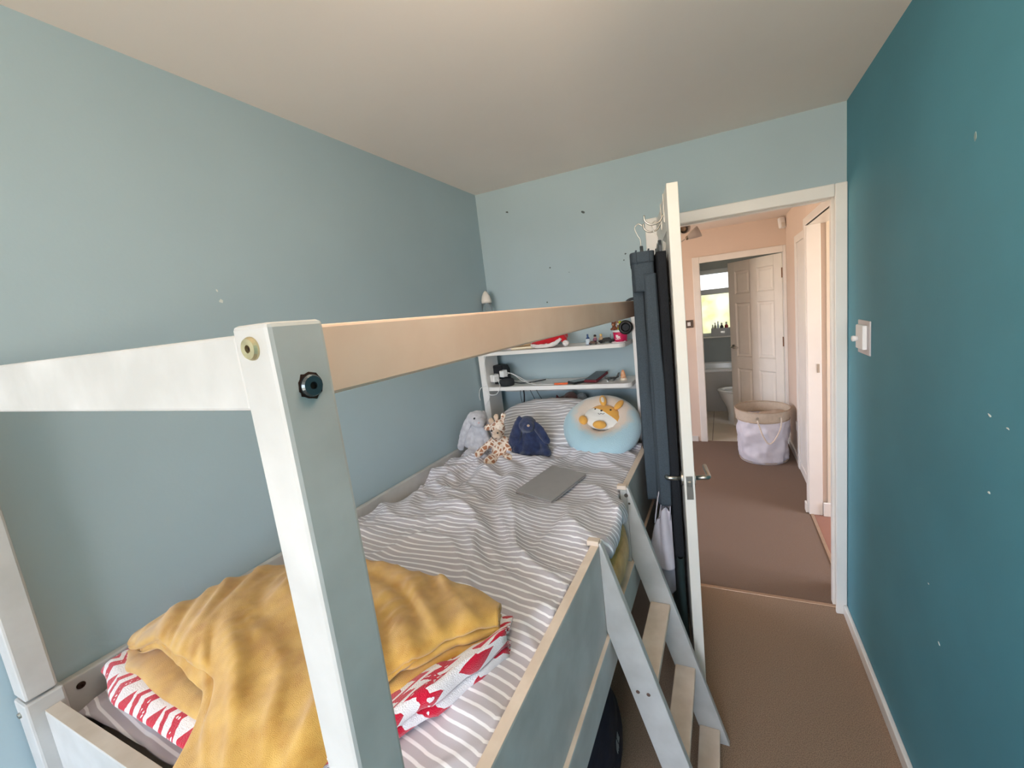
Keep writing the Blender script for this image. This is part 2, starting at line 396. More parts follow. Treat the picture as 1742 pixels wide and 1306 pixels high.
# ------------------------------------------------------------------ bathroom
BY0, BY1, BZ = HY1+0.1, 6.65, 2.30
b = NB(); WA, WB = -0.75, 0.45
box(b, (-1.2, BY1, -0.02), (WA, BY1+0.1, BZ)); box(b, (WB, BY1, -0.02), (1.3, BY1+0.1, BZ)); box(b, (WA, BY1, -0.02), (WB, BY1+0.1, 1.0)); box(b, (WA, BY1, 2.0), (WB, BY1+0.1, BZ))
struct('wall_bathroom_far', b, bathwall, 'grey bathroom wall under the window', 'wall')
b = NB(); box(b, (-1.3, BY0, -0.02), (-1.2, BY1+0.1, BZ)); struct('wall_bathroom_left', b, bathwall, 'grey left bathroom wall, out of sight', 'wall')
b = NB(); box(b, (0.9, BY0, -0.02), (1.0, BY1+0.1, BZ)); struct('wall_bathroom_right', b, bathwall, 'grey right bathroom wall behind the open door', 'wall')
struct('ceiling_bathroom', box(NB(), (-1.3, BY0, BZ), (1.3, BY1+0.1, BZ+0.1)), ceilm, 'bathroom ceiling', 'ceiling')
fb = NB(); box(fb, (-1.3, HY1+0.02, -0.1), (1.3, BY1+0.1, -0.006))
fbo = struct('floor_bathroom', fb, mat('tile_grout', (120, 112, 104), 0.9, nscale=80, namt=0.1), 'beige tiled bathroom floor', 'floor')
tilem = mat('beige_floor_tile', (206, 194, 178), 0.35, 0.5, nscale=5, namt=0.04)
tw = 0.33
for i in range(-2, 3):
    for j in range(0, 6):
        x0 = -0.155 + i*tw; y0 = HY1+0.022 + j*tw
        if x0 > 0.75 or y0 > 6.0: continue
        obj('tile', box(NB(), (x0+0.003, y0+0.003, -0.008), (min(x0+tw-0.003, 0.9), min(y0+tw-0.003, 6.0), 0.0), 0.0015, seg=1), tilem, fbo)
w2 = thing('window_2', 'white bathroom window with obscured glass glowing in daylight', 'window', (-0.15, BY1, 1.0), kind='structure')
upvc = mat('white_window_frame', (196, 200, 202), 0.35, nscale=8, namt=0.02)
b = NB()
for lo, hi in (((WA, 0, 1.0), (WA+0.06, 0, 2.0)), ((WB-0.06, 0, 1.0), (WB, 0, 2.0)), ((WA, 0, 1.0), (WB, 0, 1.05)), ((WA, 0, 1.93), (WB, 0, 2.0)), ((WA, 0, 1.63), (WB, 0, 1.71))):
    box(b, (lo[0], BY1+0.02, lo[2]), (hi[0], BY1+0.08, hi[2]), 0.006)
obj('frame', b, upvc, w2)
def pane_mat(name, c1, c2, st):
    m = bpy.data.materials.new(name); m.use_nodes = True; n = m.node_tree
    p = n.nodes['Principled BSDF']; p.inputs['Roughness'].default_value = 0.15; p.inputs['Base Color'].default_value = (0.6, 0.6, 0.6, 1)
    t = n.nodes.new('ShaderNodeTexCoord'); x = n.nodes.new('ShaderNodeTexNoise'); x.inputs['Scale'].default_value = 5; x.inputs['Detail'].default_value = 6
    r = n.nodes.new('ShaderNodeValToRGB'); r.color_ramp.elements[0].position = 0.35; r.color_ramp.elements[1].position = 0.62
    r.color_ramp.elements[0].color = (*lin(c1), 1); r.color_ramp.elements[1].color = (*lin(c2), 1)
    n.links.new(t.outputs['Object'], x.inputs['Vector']); n.links.new(x.outputs['Fac'], r.inputs[0])
    n.links.new(r.outputs[0], p.inputs['Emission Color']); p.inputs['Emission Strength'].default_value = st
    return m
obj('pane', box(NB(), (WA+0.06, BY1+0.045, 1.71), (WB-0.06, BY1+0.055, 1.93)), pane_mat('daylit_fanlight_glass', (240, 250, 255), (255, 255, 255), 1.6), w2)
obj('pane', box(NB(), (WA+0.06, BY1+0.045, 1.05), (WB-0.06, BY1+0.055, 1.63)), pane_mat('daylit_obscured_glass', (222, 228, 150), (250, 251, 228), 1.0), w2)
obj('sill', box(NB(), (WA-0.02, BY1-0.06, 0.98), (WB+0.02, BY1+0.02, 1.0), 0.004), gloss, w2)
ceramic = mat('white_ceramic', (226, 224, 218), 0.15, 0.6, nscale=6, namt=0.01)
bt = thing('bath', 'white bath with plain side panel under the bathroom window', 'bath', (-0.3, 6.3, 0))
b = NB()
prof = [(6.0, 0.56), (6.0, 0.60), (6.04, 0.605), (6.07, 0.59), (6.12, 0.25), (6.2, 0.2), (6.45, 0.2), (6.55, 0.3), (6.60, 0.59), (6.645, 0.605), (6.645, 0.55), (6.645, 0.15), (6.06, 0.15), (6.03, 0.55)]
prism(b, prof, 'x', -1.195, 0.5); obj('tub', b, ceramic, bt)
obj('side_panel', box(NB(), (-1.195, 5.985, 0.0), (0.5, 6.02, 0.565), 0.004), mat('bath_panel', (176, 170, 160), 0.35, nscale=4, namt=0.03), bt)
tl = thing('toilet', 'white toilet seen past the open bathroom door', 'toilet', (0.1, 5.5, 0))
Mx = Matrix.Translation((0.13, 5.55, 0)) @ Matrix.Diagonal((1.25, 0.95, 1, 1))
b = NB(); lathe(b, [(0.0, 0.0), (0.09, 0.0), (0.085, 0.1), (0.10, 0.18), (0.15, 0.30), (0.17, 0.37), (0.17, 0.39), (0.14, 0.39), (0.11, 0.28), (0.0, 0.22)], 28, Mx); obj('bowl', b, ceramic, tl, smooth=True)
b = NB(); lathe(b, [(0.125, 0.391), (0.178, 0.391), (0.182, 0.402), (0.176, 0.413), (0.13, 0.413), (0.125, 0.402), (0.125, 0.391)], 28, Mx); obj('seat', b, ceramic, tl, smooth=True)
obj('cistern', box(NB(), (0.36, 5.36, 0.38), (0.52, 5.74, 0.78), 0.02), ceramic, tl)
obj('pedestal', box(NB(), (0.2, 5.47, 0.0), (0.46, 5.63, 0.38), 0.02), ceramic, tl)
tray = thing('sill_box', 'pale grey storage box standing on the bathroom windowsill', 'box', (-0.0, 6.57, 1.0))
b = NB(); 
for lo, hi in (((-0.16, 6.592, 1.001), (0.14, 6.672, 1.006)), ((-0.16, 6.592, 1.001), (-0.155, 6.672, 1.12)), ((0.135, 6.592, 1.001), (0.14, 6.672, 1.12)), ((-0.16, 6.592, 1.001), (0.14, 6.597, 1.12)), ((-0.16, 6.667, 1.001), (0.14, 6.672, 1.12))): box(b, lo, hi, 0.002)
obj('body', b, mat('grey_box_card', (176, 178, 178), 0.6, nscale=20, namt=0.03), tray)
obj('label_holder', box(NB(), (-0.03, 6.589, 1.05), (0.03, 6.592, 1.075)), steel, tray)
for k, (x, h, c, lab) in enumerate(((-0.135, 0.17, (205, 208, 200), 'clear slim bottle at the left end of the sill box'), (-0.10, 0.20, (150, 150, 140), 'tall grey pump bottle in the sill box'), (-0.06, 0.215, (215, 225, 235), 'pale tall bottle in the middle of the sill box'), (-0.01, 0.19, (70, 72, 78), 'squat charcoal bottle in the sill box beside a red one'), (0.055, 0.20, (160, 40, 50), 'dark red bottle in the sill box next to the door edge'))):
    t = thing('toiletry_bottle', lab, 'bottle', (x, 6.632, 1.0065), group='toiletries on the bathroom sill')
    r = 0.026 if k > 2 else 0.017
    obj('body', lathe(NB(), [(0, 0), (r, 0), (r, h*0.72), (r*0.5, h*0.82), (0, h*0.82)], 14), mat('bottle_%d' % k, c, 0.3), t, world=False, smooth=True)
    obj('cap', lathe(NB(), [(0, h*0.82), (r*0.55, h*0.82), (r*0.55, h), (0, h)], 12), mat('bottle_cap', (210, 210, 208), 0.4), t, world=False)

# ------------------------------------------------------------------ panelled doors
def six_panel(root, w, h, t0, t1, m):
    """stiles and rails with six recessed raised panels; hinge at local x=0, thickness t0..t1"""
    st, mu = 0.095, 0.09
    zs = [(0.20, 0.74), (0.88, 1.50), (1.60, 1.86)]
    b = NB()
    box(b, (0, t0, 0.008), (st, t1, h), 0.0015, seg=1); box(b, (w-st, t0, 0.008), (w, t1, h), 0.0015, seg=1); box(b, (w/2-mu/2, t0, 0.008), (w/2+mu/2, t1, h), 0.0015, seg=1)
    cuts = [0.008] + [v for z in zs for v in z] + [h]
    for a in range(0, len(cuts), 2):
        for xa, xb in ((st, w/2-mu/2), (w/2+mu/2, w-st)): box(b, (xa, t0, cuts[a]), (xb, t1, cuts[a+1]))
    obj('door_leaf', b, m, root, world=False)
    mid = (t0+t1)/2
    for z0, z1 in zs:
        for xa, xb in ((st, w/2-mu/2), (w/2+mu/2, w-st)):
            p = NB(); box(p, (xa, mid-0.008, z0), (xb, mid+0.008, z1))
            ht = (t1-t0)/2
            for s in (-1, 1):
                x0, x1, y0, y1 = xa+0.002, xb-0.002, z0+0.002, z1-0.002
                ring = [(0, ht-0.001), (0.012, 0.0085), (0.022, 0.0085), (0.04, ht-0.004)]
                prev = None
                for (ins, d) in ring:
                    q = [p.verts.new((x, mid + s*d, z)) for x, z in ((x0+ins, y0+ins), (x1-ins, y0+ins), (x1-ins, y1-ins), (x0+ins, y1-ins))]
                    if prev:
                        for k in range(4): p.faces.new((prev[k], prev[(k+1) % 4], q[(k+1) % 4], q[k]))
                    prev = q
                p.faces.new(prev)
            bmesh.ops.recalc_face_normals(p, faces=p.faces)
            obj('panel', p, m, root, world=False)
def lever(root, x, z, y, s, m, length=0.11):
    """lever handle; s=+1 sticks out along local +y"""
    h = obj('handle', tube(NB(), [(x, y+s*0.007, z), (x, y+s*0.045, z)] + [(x - 0.012*(1-math.cos(a)), y + s*(0.045+0.012*math.sin(a)), z) for a in (0.4, 0.8, 1.2, 1.57)] + [(x-0.03, y+s*0.057, z), (x-length, y+s*0.057, z)], 0.009, 12), m, root, world=False, smooth=True)
    obj('rose', lathe(NB(), [(0, 0), (0.026, 0), (0.026, 0.006), (0.022, 0.008), (0, 0.008)], 24, Matrix.Translation((x, y, z)) @ Matrix.Rotation(R(-90*s), 4, 'X')), m, root, world=False)
doorw = mat('door_white_satin', (240, 234, 224), 0.42, 0.45, nscale=7, namt=0.02, bump=0.02, bscale=50)
d1 = thing('door_1', 'white bedroom door standing open beside the bed', 'door', (-0.281, 2.150, 0), (0, 0, math.atan2(-0.70, 0.131)), kind='structure')
six_panel(d1, 0.712, 1.995, 0.0, 0.037, doorw)
lever(d1, 0.712-0.055, 0.955, 0.037, 1, steel); lever(d1, 0.712-0.055, 0.955, 0.0, -1, steel)
obj('latch_plate', box(NB(), (0.711, 0.007, 0.895), (0.7135, 0.030, 0.985), 0.0008, seg=1), steel, d1, world=False)
obj('latch_bolt', box(NB(), (0.712, 0.012, 0.945), (0.7185, 0.025, 0.965), 0.002, seg=1), steel, d1, world=False)
d2 = thing('door_2', 'white six panel bathroom door swung inward at the hall end', 'door', (0.570, 4.775, 0), (0, 0, math.atan2(0.52, -0.488)), kind='structure')
six_panel(d2, 0.713, 1.965, -0.037, 0.0, doorw)
lever(d2, 0.713-0.05, 0.99, 0.0, 1, steel); lever(d2, 0.713-0.05, 0.99, -0.037, -1, steel)
for z in (0.22, 1.02, 1.72): obj('hinge', box(NB(), (-0.012, -0.004, z), (0.004, 0.004, z+0.1), 0.001, seg=1), mat('bronze_hinge', (120, 84, 60), 0.4, metal=0.7, nscale=30, namt=0.1), d2, world=False)

# ------------------------------------------------------------------ hall fittings
sw = thing('light_switch', 'square brown framed rocker switch on the hall wall', 'light switch', (-0.335, HY1, 1.335))
obj('plate', box(NB(), (-0.377, HY1-0.008, 1.293), (-0.291, HY1, 1.377), 0.003), mat('bronze_switch_plate', (96, 84, 76), 0.4, metal=0.4, nscale=30, namt=0.05), sw)
obj('rocker', box(NB(), (-0.350, HY1-0.013, 1.315), (-0.318, HY1-0.007, 1.355), 0.002), whitep, sw)
se = thing('motion_sensor', 'white alarm motion sensor in the upper hall corner', 'sensor', (0.56, 4.66, 2.23))
Ms = Matrix.Translation((0.562, 4.655, 2.235)) @ Matrix.Rotation(R(28), 4, 'Z') @ Matrix.Rotation(R(-12), 4, 'X')
obj('housing', box(NB(), (-0.03, -0.025, -0.055), (0.03, 0.015, 0.05), 0.012, Ms, 3), whitep, se)
obj('lens', box(NB(), (-0.022, -0.030, -0.045), (0.022, -0.022, -0.005), 0.004, Ms), mat('sensor_lens', (225, 222, 216), 0.25, nscale=30, namt=0.02), se)
obj('bracket', box(NB(), (0.571, 4.665, 2.2), (0.592, 4.698, 2.28), 0.004), mat('dark_bracket', (70, 58, 50), 0.6, nscale=20, namt=0.05), se)
fx = thing('ceiling_spotlight', 'three arm ceiling light with frosted cone shades in the hall', 'ceiling light', (-0.42, 3.55, HZ))
frost = mat('frosted_shade_glass', (176, 166, 158), 0.35, 0.5, nscale=10, namt=0.03)
obj('ceiling_plate', lathe(NB(), [(0, 0), (0.055, 0), (0.05, -0.02), (0, -0.025)], 24, Matrix.Translation((-0.42, 3.55, HZ))), steel, fx)
def spot(base, d, ln=0.10):
    base = Vector(base); d = Vector(d).normalized()
    M = Matrix.Translation(base) @ d.to_track_quat('Z', 'Y').to_matrix().to_4x4()
    obj('arm', tube(NB(), spline([(-0.42, 3.55, HZ-0.02), ((-0.42+base.x)/2, (3.55+base.y)/2, base.z-0.015), base - d*0.0], 6), 0.004, 8), steel, fx, smooth=True)
    obj('lamp_holder', lathe(NB(), [(0, -0.012), (0.014, -0.01), (0.016, 0.012), (0, 0.014)], 16, M), mat('chrome', (150, 140, 125), 0.15, metal=1.0), fx, smooth=True)
    s = obj('lamp_shade', lathe(NB(), [(0.016, 0.008), (0.022, 0.02), (0.036, 0.06), (0.045, ln), (0.043, ln), (0.034, 0.06), (0.018, 0.022), (0.014, 0.012)], 24, M), frost, fx, smooth=True)
    obj('bulb', lathe(NB(), [(0, 0.012), (0.012, 0.015), (0.016, 0.05), (0.022, 0.075), (0.0, 0.088)], 16, M), mat('unlit_bulb', (150, 128, 104), 0.25, nscale=20, namt=0.05), s, smooth=True)
spot((-0.228, 3.50, 2.085), (0.9, 0.1, 0.38))
spot((-0.262, 3.40, 2.125), (0.30, -0.9, 0.12))
spot((-0.62, 3.6, 2.12), (-0.7, 0.3, -0.4))

# laundry basket
lb = thing('laundry_basket', 'round white fabric laundry basket with beige rim and rope handles', 'laundry basket', (0.318, 4.27, 0))
canv = mat('silver_white_fabric', (214, 212, 222), 0.55, 0.4, nscale=14, namt=0.05, bump=0.3, bscale=22)
rim = mat('beige_canvas', (196, 182, 164), 0.8, 0.2, nscale=40, namt=0.05)
def wrink(a, z, amp): return amp*(noise.noise(Vector((math.cos(a)*2.2, math.sin(a)*2.2, z*9))) + 0.5*noise.noise(Vector((math.cos(a)*5, math.sin(a)*5, z*20+4))))
def fabric_ring(z0, z1, r0, r1, amp, n=22, seg=72, thick=0.004):
    P = []
    for i in range(n+1):
        z = z0 + (z1-z0)*i/n; r = r0 + (r1-r0)*i/n
        P.append([Vector((0.318+math.cos(2*math.pi*k/seg)*(r+wrink(2*math.pi*k/seg, z, amp)), 4.27+math.sin(2*math.pi*k/seg)*(r+wrink(2*math.pi*k/seg, z, amp)), z)) for k in range(seg)])
    return P
P = fabric_ring(0.012, 0.409, 0.210, 0.228, 0.024)
obj('body', solid(grid_mesh(P, closed_v=True), 0.004), canv, lb, smooth=True)
obj('base', lathe(NB(), [(0, 0.001), (0.21, 0.001), (0.215, 0.012), (0, 0.016)], 48, Matrix.Translation((0.318, 4.27, 0))), canv, lb)
P = fabric_ring(0.410, 0.505, 0.228, 0.238, 0.006, 10)
obj('collar', solid(grid_mesh(P, closed_v=True), 0.004), rim, lb, smooth=True)
for z, r in ((0.507, 0.239), (0.410, 0.2295), (0.012, 0.211)):
    obj('piping', tube(NB(), [(0.318+r*math.cos(a*math.pi/24), 4.27+r*math.sin(a*math.pi/24), z) for a in range(49)], 0.006 if z > 0.1 else 0.004, 8), mat('brown_piping', (176, 158, 138), 0.7, nscale=30, namt=0.05), lb, smooth=True)
def rim_pt(deg, z, r=0.246): return (0.318 + r*math.cos(R(deg)), 4.27 + r*math.sin(R(deg)), z)
obj('rope_handle', tube(NB(), spline([rim_pt(256, 0.44), rim_pt(259, 0.40, 0.252), rim_pt(266, 0.30, 0.256), rim_pt(275, 0.23, 0.262), rim_pt(285, 0.25, 0.262), rim_pt(298, 0.34, 0.256), rim_pt(303, 0.41, 0.252), rim_pt(304, 0.46)], 8), 0.006, 8), mat('cotton_rope', (222, 208, 192), 0.8, nscale=120, namt=0.1), lb, smooth=True)
for dg in (256, 304): obj('eyelet', lathe(NB(), [(0.007, 0), (0.013, 0), (0.013, 0.003), (0.007, 0.003)], 16, Matrix.Translation(rim_pt(dg, 0.452, 0.236)) @ Vector((math.cos(R(dg)), math.sin(R(dg)), 0)).to_track_quat('Z', 'Y').to_matrix().to_4x4()), steel, lb)
b = NB(); 
for k in range(9): ell(b, (0.318+random.uniform(-0.12, 0.12), 4.27+random.uniform(-0.12, 0.12), 0.40+random.uniform(-0.02, 0.02)), (random.uniform(0.06, 0.10), random.uniform(0.05, 0.09), random.uniform(0.04, 0.06)), (random.uniform(-30, 30), random.uniform(-30, 30), random.uniform(0, 90)))
lin_ = obj('laundry', blob(b, 0.012, 3, 0.008, 22), mat('crumpled_laundry', (200, 184, 166), 0.9, nscale=9, col2=(170, 150, 134)), None, smooth=True)
tag(lin_, 'crumpled pale laundry heaped inside the laundry basket', 'laundry', kind='stuff')
# socket on right hall wall
so_ = thing('wall_socket', 'small white power socket low on the right hall wall', 'socket', (0.6, 4.18, 0.42))
obj('plate', box(NB(), (0.591, 4.14, 0.30), (0.600, 4.225, 0.385), 0.003), whitep, so_)
obj('rocker', box(NB(), (0.587, 4.175, 0.355), (0.592, 4.19, 0.372), 0.001), whitep, so_)

# bedroom switch on the teal wall
s1 = thing('dimmer_switch', 'white switch plate with protruding knob on the teal wall', 'light switch', (XR, 1.92, 1.39))
obj('plate', box(NB(), (XR-0.006, 1.850, 1.330), (XR, 1.992, 1.462), 0.003), mat('switch_plate', (206, 200, 200), 0.4, nscale=20, namt=0.02), s1)
obj('housing', box(NB(), (XR-0.022, 1.872, 1.352), (XR-0.006, 1.960, 1.446), 0.004), whitep, s1)
obj('knob', lathe(NB(), [(0, 0), (0.010, 0), (0.012, 0.014), (0.0105, 0.018), (0, 0.018)], 20, Matrix.Translation((XR-0.022, 1.935, 1.392)) @ Matrix.Rotation(R(-90), 4, 'Y')), whitep, s1, smooth=True)

# ------------------------------------------------------------------ the bed
bed = thing('cabin_bed', 'white painted mid height cabin bed with tall guard rails', 'bed', (-0.82, 1.2, 0))
PX0, PX1, PY0, PY1, PT = -0.365, -0.320, 0.203, 0.252, 1.636     # near right guard post
LX0, LX1 = -1.307, -1.252
def bpart(name, lo, hi, bev=0.004, m=bedwhite, M=None): return obj(name, box(NB(), lo, hi, bev, M), m, bed)
bpart('guard_post', (PX0, PY0, 0.955), (PX1, PY1, PT), 0.004)
bpart('guard_post', (LX0, PY0, 0.990), (LX1, PY1-0.006, PT), 0.004)
bpart('guard_post', (PX0, 2.110, 0.955), (PX1, 2.155, PT), 0.004)
bpart('end_guard_rail', (LX1, PY0+0.002, 1.565), (PX0, PY0+0.026, 1.629), 0.003)
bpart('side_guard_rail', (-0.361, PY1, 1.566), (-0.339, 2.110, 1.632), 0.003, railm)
bpart('bed_post', (LX0, PY0-0.003, 0), (LX1, PY1, 0.985), 0.004)
bpart('bed_post', (PX0, PY0-0.003, 0), (PX1-0.001, PY1, 0.9545), 0.004)
bpart('bed_post', (PX0, 2.110, 0), (PX1-0.001, 2.155, 0.9545), 0.004)
bpart('bed_post', (LX0, 2.115, 0), (LX1, 2.160, 0.965), 0.004)
bpart('end_board', (LX1, PY0+0.017, 0.60), (PX0, PY0+0.039, 0.955), 0.003)
bpart('end_board', (LX1, 2.125, 0.60), (PX0, 2.147, 0.955), 0.003)
bpart('wall_side_board', (-1.306, PY1, 0.56), (-1.285, 2.115, 0.968), 0.003)
bpart('front_board', (-0.3635, PY1+0.001, 0.685), (-0.3400, 1.005, 0.965), 0.003)
bpart('front_board', (-0.3635, 1.345, 0.685), (-0.3400, 2.109, 0.965), 0.003)
bpart('lower_side_rail', (-0.3600, PY1+0.001, 0.565), (-0.3300, 2.109, 0.684), 0.003)
# thin strips along the board tops, in a warmer tone than the boards
bpart('board_edge', (-0.3630, PY1+0.002, 0.9651), (-0.3405, 1.004, 0.9668), 0.0005, palecream)
bpart('board_edge', (-0.3630, 1.346, 0.9651), (-0.3405, 2.108, 0.9668), 0.0005, palecream)
bpart('board_edge', (LX1+0.001, PY0+0.0175, 0.9551), (PX0-0.001, PY0+0.0385, 0.9568), 0.0005, mat('pale_grey_beige', (206, 196, 184), 0.6, 0.3, nscale=12, col2=(190, 178, 164)))
bpart('board_edge', (-0.3595, PY1+0.002, 0.6841), (-0.3305, 2.108, 0.6856), 0.0005, palecream)
for x0 in (-1.24, -0.40): bpart('slat_bearer', (x0, PY1, 0.60), (x0+0.03, 2.12, 0.64), 0.002)
for k in range(9): bpart('slat', (-1.24, 0.32+k*0.2, 0.6405), (-0.37, 0.39+k*0.2, 0.66), 0.001, palecream)
def bolt(c, d, m, r=0.0095):
    M = Matrix.Translation(c) @ Vector(d).to_track_quat('Z', 'Y').to_matrix().to_4x4()
    o = obj('bolt', lathe(NB(), [(0, 0.0005), (r*0.32, 0.0005), (r*0.34, 0.0035), (r*0.86, 0.0035), (r, 0.0015), (r, -0.002)], 24, M), m, bed)
    obj('hex_socket', lathe(NB(), [(0, 0.0012), (r*0.33, 0.0012), (r*0.33, -0.001), (0, -0.001)], 6, M), darkhole, o)
bolt((-0.343, PY0, 1.617), (0, -1, 0), brass)
ring = NB(); lathe(ring, [(0.006, 0.0), (0.0114, 0.0), (0.0112, 0.0006), (0.006, 0.0006)], 22, Matrix.Translation((PX1, 0.2290, 1.581)) @ Matrix.Rotation(R(90), 4, 'Y'))
for v in ring.verts: v.co += Vector((0, noise.noise(v.co*260)*0.0022, noise.noise(v.co*260+Vector((3, 1, 2)))*0.0022))
obj('chipped_hole', ring, darkhole, bed)
bolt((PX1+0.0008, 0.2290, 1.581), (1, 0, 0), mat('dark_steel_bolt', (96, 104, 108), 0.3, metal=0.9, nscale=60, namt=0.1))
bolt((-1.285, 0.279, 0.945), (1, 0, 0), darkhole, 0.007)
bolt((-1.290, PY0-0.003, 0.955), (0, -1, 0), steel, 0.006)

# ladder
ld = thing('bed_ladder', 'white sloping ladder with pale flat treads hooked on the bed', 'ladder', (-0.2, 1.17, 0))
def stringer(y0, y1):
    # x/z outline, leaning out from the bed
    k = -0.306
    def xr(z): return -0.334 + (0.974 - z)*0.3063
    pts = [(-0.3395, 0.975), (xr(0.975), 0.975), (xr(0.0), 0.0), (xr(0.0)-0.088, 0.0), (-0.3395, 0.86)]
    zz = 0.86
    # inner edge starts on the board and runs parallel to the outer edge
    zi = 0.974 - ((-0.3395+0.088) + 0.334)/0.3063
    pts[4] = (-0.3395, zi)
    b = NB(); prism(b, pts, 'y', y0, y1)
    bmesh.ops.bevel(b, geom=list(b.edges), offset=0.002, segments=1, affect='EDGES')
    return b
s_near = obj('stringer', stringer(0.985, 1.007), bedwhite, ld)
s_far = obj('stringer', stringer(1.345, 1.367), bedwhite, ld)
for y in (0.985, 1.345):
    obj('hook_block', box(NB(), (-0.374, y, 0.9655), (-0.3395, y+0.022, 0.980), 0.002), palecream, ld)
for z in (0.775, 0.538, 0.297, 0.062):
    if z > 0.7: continue
    xr = -0.334 + (0.974 - z)*0.3063
    t = obj('tread', box(NB(), (xr-0.082, 1.0075, z-0.022), (xr-0.012, 1.3445, z), 0.003), palecream, ld)
    for dx in (-0.063, -0.033):
        for yy, dd in ((0.985, -1), (1.367, 1)):
            M = Matrix.Translation((xr+dx, yy, z-0.011)) @ Vector((0, dd, 0)).to_track_quat('Z', 'Y').to_matrix().to_4x4()
            obj('screw_hole', lathe(NB(), [(0, 0.0006), (0.0055, 0.0006), (0.006, -0.001)], 14, M), mat('brown_screw_hole', (110, 86, 74), 0.7, nscale=50, namt=0.2), ld)
for zz, rr in ((0.945, 0.007), (0.915, 0.004)):
    M = Matrix.Translation((-0.346 + (0.96-zz)*0.3, 1.345, zz)) @ Vector((0, -1, 0)).to_track_quat('Z', 'Y').to_matrix().to_4x4()
    obj('bolt', lathe(NB(), [(0, 0.001), (rr, 0.001), (rr*1.1, -0.001)], 16, M), mat('dull_bolt', (120, 112, 104), 0.4, metal=0.7), ld)

# ------------------------------------------------------------------ cloth materials with printed patterns
def nodes_of(name, rough=0.85, sheen=0.2, bump=0.15, bscale=600, bdist=0.002):
    m = bpy.data.materials.new(name); m.use_nodes = True; n = m.node_tree; p = n.nodes['Principled BSDF']
    p.inputs['Roughness'].default_value = rough; p.inputs['Specular IOR Level'].default_value = 0.2
    p.inputs['Sheen Weight'].default_value = sheen
    t = n.nodes.new('ShaderNodeTexCoord')
    x = n.nodes.new('ShaderNodeTexNoise'); x.inputs['Scale'].default_value = bscale; x.inputs['Detail'].default_value = 2
    n.links.new(t.outputs['Object'], x.inputs['Vector'])
    bp = n.nodes.new('ShaderNodeBump'); bp.inputs['Strength'].default_value = bump; bp.inputs['Distance'].default_value = bdist
    n.links.new(x.outputs['Fac'], bp.inputs['Height']); n.links.new(bp.outputs[0], p.inputs['Normal'])
    return m, n, p, t
def math_(n, op, a, b=None):
    q = n.nodes.new('ShaderNodeMath'); q.operation = op
    for i, v in enumerate((a, b)):
        if v is None: continue
        if isinstance(v, (int, float)): q.inputs[i].default_value = v
        else: n.links.new(v, q.inputs[i])
    return q.outputs[0]
def mixc(n, f, a, b):
    q = n.nodes.new('ShaderNodeMix'); q.data_type = 'RGBA'
    if isinstance(f, (int, float)): q.inputs[0].default_value = f
    else: n.links.new(f, q.inputs[0])
    for i, v in ((6, a), (7, b)):
        if isinstance(v, tuple): q.inputs[i].default_value = (*v[:3], 1)
        else: n.links.new(v, q.inputs[i])
    return q.outputs[2]
def stripes_mat(name, base, line, period, frac):
    m, n, p, t = nodes_of(name, 0.8, 0.1, 0.12, 900, 0.001)
    s = n.nodes.new('ShaderNodeSeparateXYZ'); n.links.new(t.outputs['UV'], s.inputs[0])
    f = math_(n, 'FRACT', math_(n, 'DIVIDE', s.outputs['Y'], period))
    d = math_(n, 'ABSOLUTE', math_(n, 'SUBTRACT', f, 0.5))
    g = n.nodes.new('ShaderNodeMapRange'); g.inputs[1].default_value = frac/2-0.03; g.inputs[2].default_value = frac/2+0.03; g.inputs[3].default_value = 1; g.inputs[4].default_value = 0
    n.links.new(d, g.inputs[0])
    n.links.new(mixc(n, g.outputs[0], lin(base), lin(line)), p.inputs['Base Color'])
    return m
duvetm = stripes_mat('grey_white_striped_cotton', (198, 192, 199), (252, 250, 254), 0.0215, 0.29)
pillowm = stripes_mat('grey_white_striped_pillowcase', (194, 190, 194), (250, 248, 250), 0.0225, 0.32)
mustard = nodes_of('mustard_fleece', 0.95, 0.5, 0.7, 950, 0.0022)
mm, n, p, t = mustard
x = n.nodes.new('ShaderNodeTexNoise'); x.inputs['Scale'].default_value = 26; x.inputs['Detail'].default_value = 5
n.links.new(t.outputs['Object'], x.inputs['Vector'])
r = n.nodes.new('ShaderNodeValToRGB'); r.color_ramp.elements[0].position = 0.3; r.color_ramp.elements[1].position = 0.7
r.color_ramp.elements[0].color = (*lin((194, 142, 62)), 1); r.color_ramp.elements[1].color = (*lin((226, 180, 94)), 1)
n.links.new(x.outputs['Fac'], r.inputs[0]); n.links.new(r.outputs[0], p.inputs['Base Color'])
mustard = mm
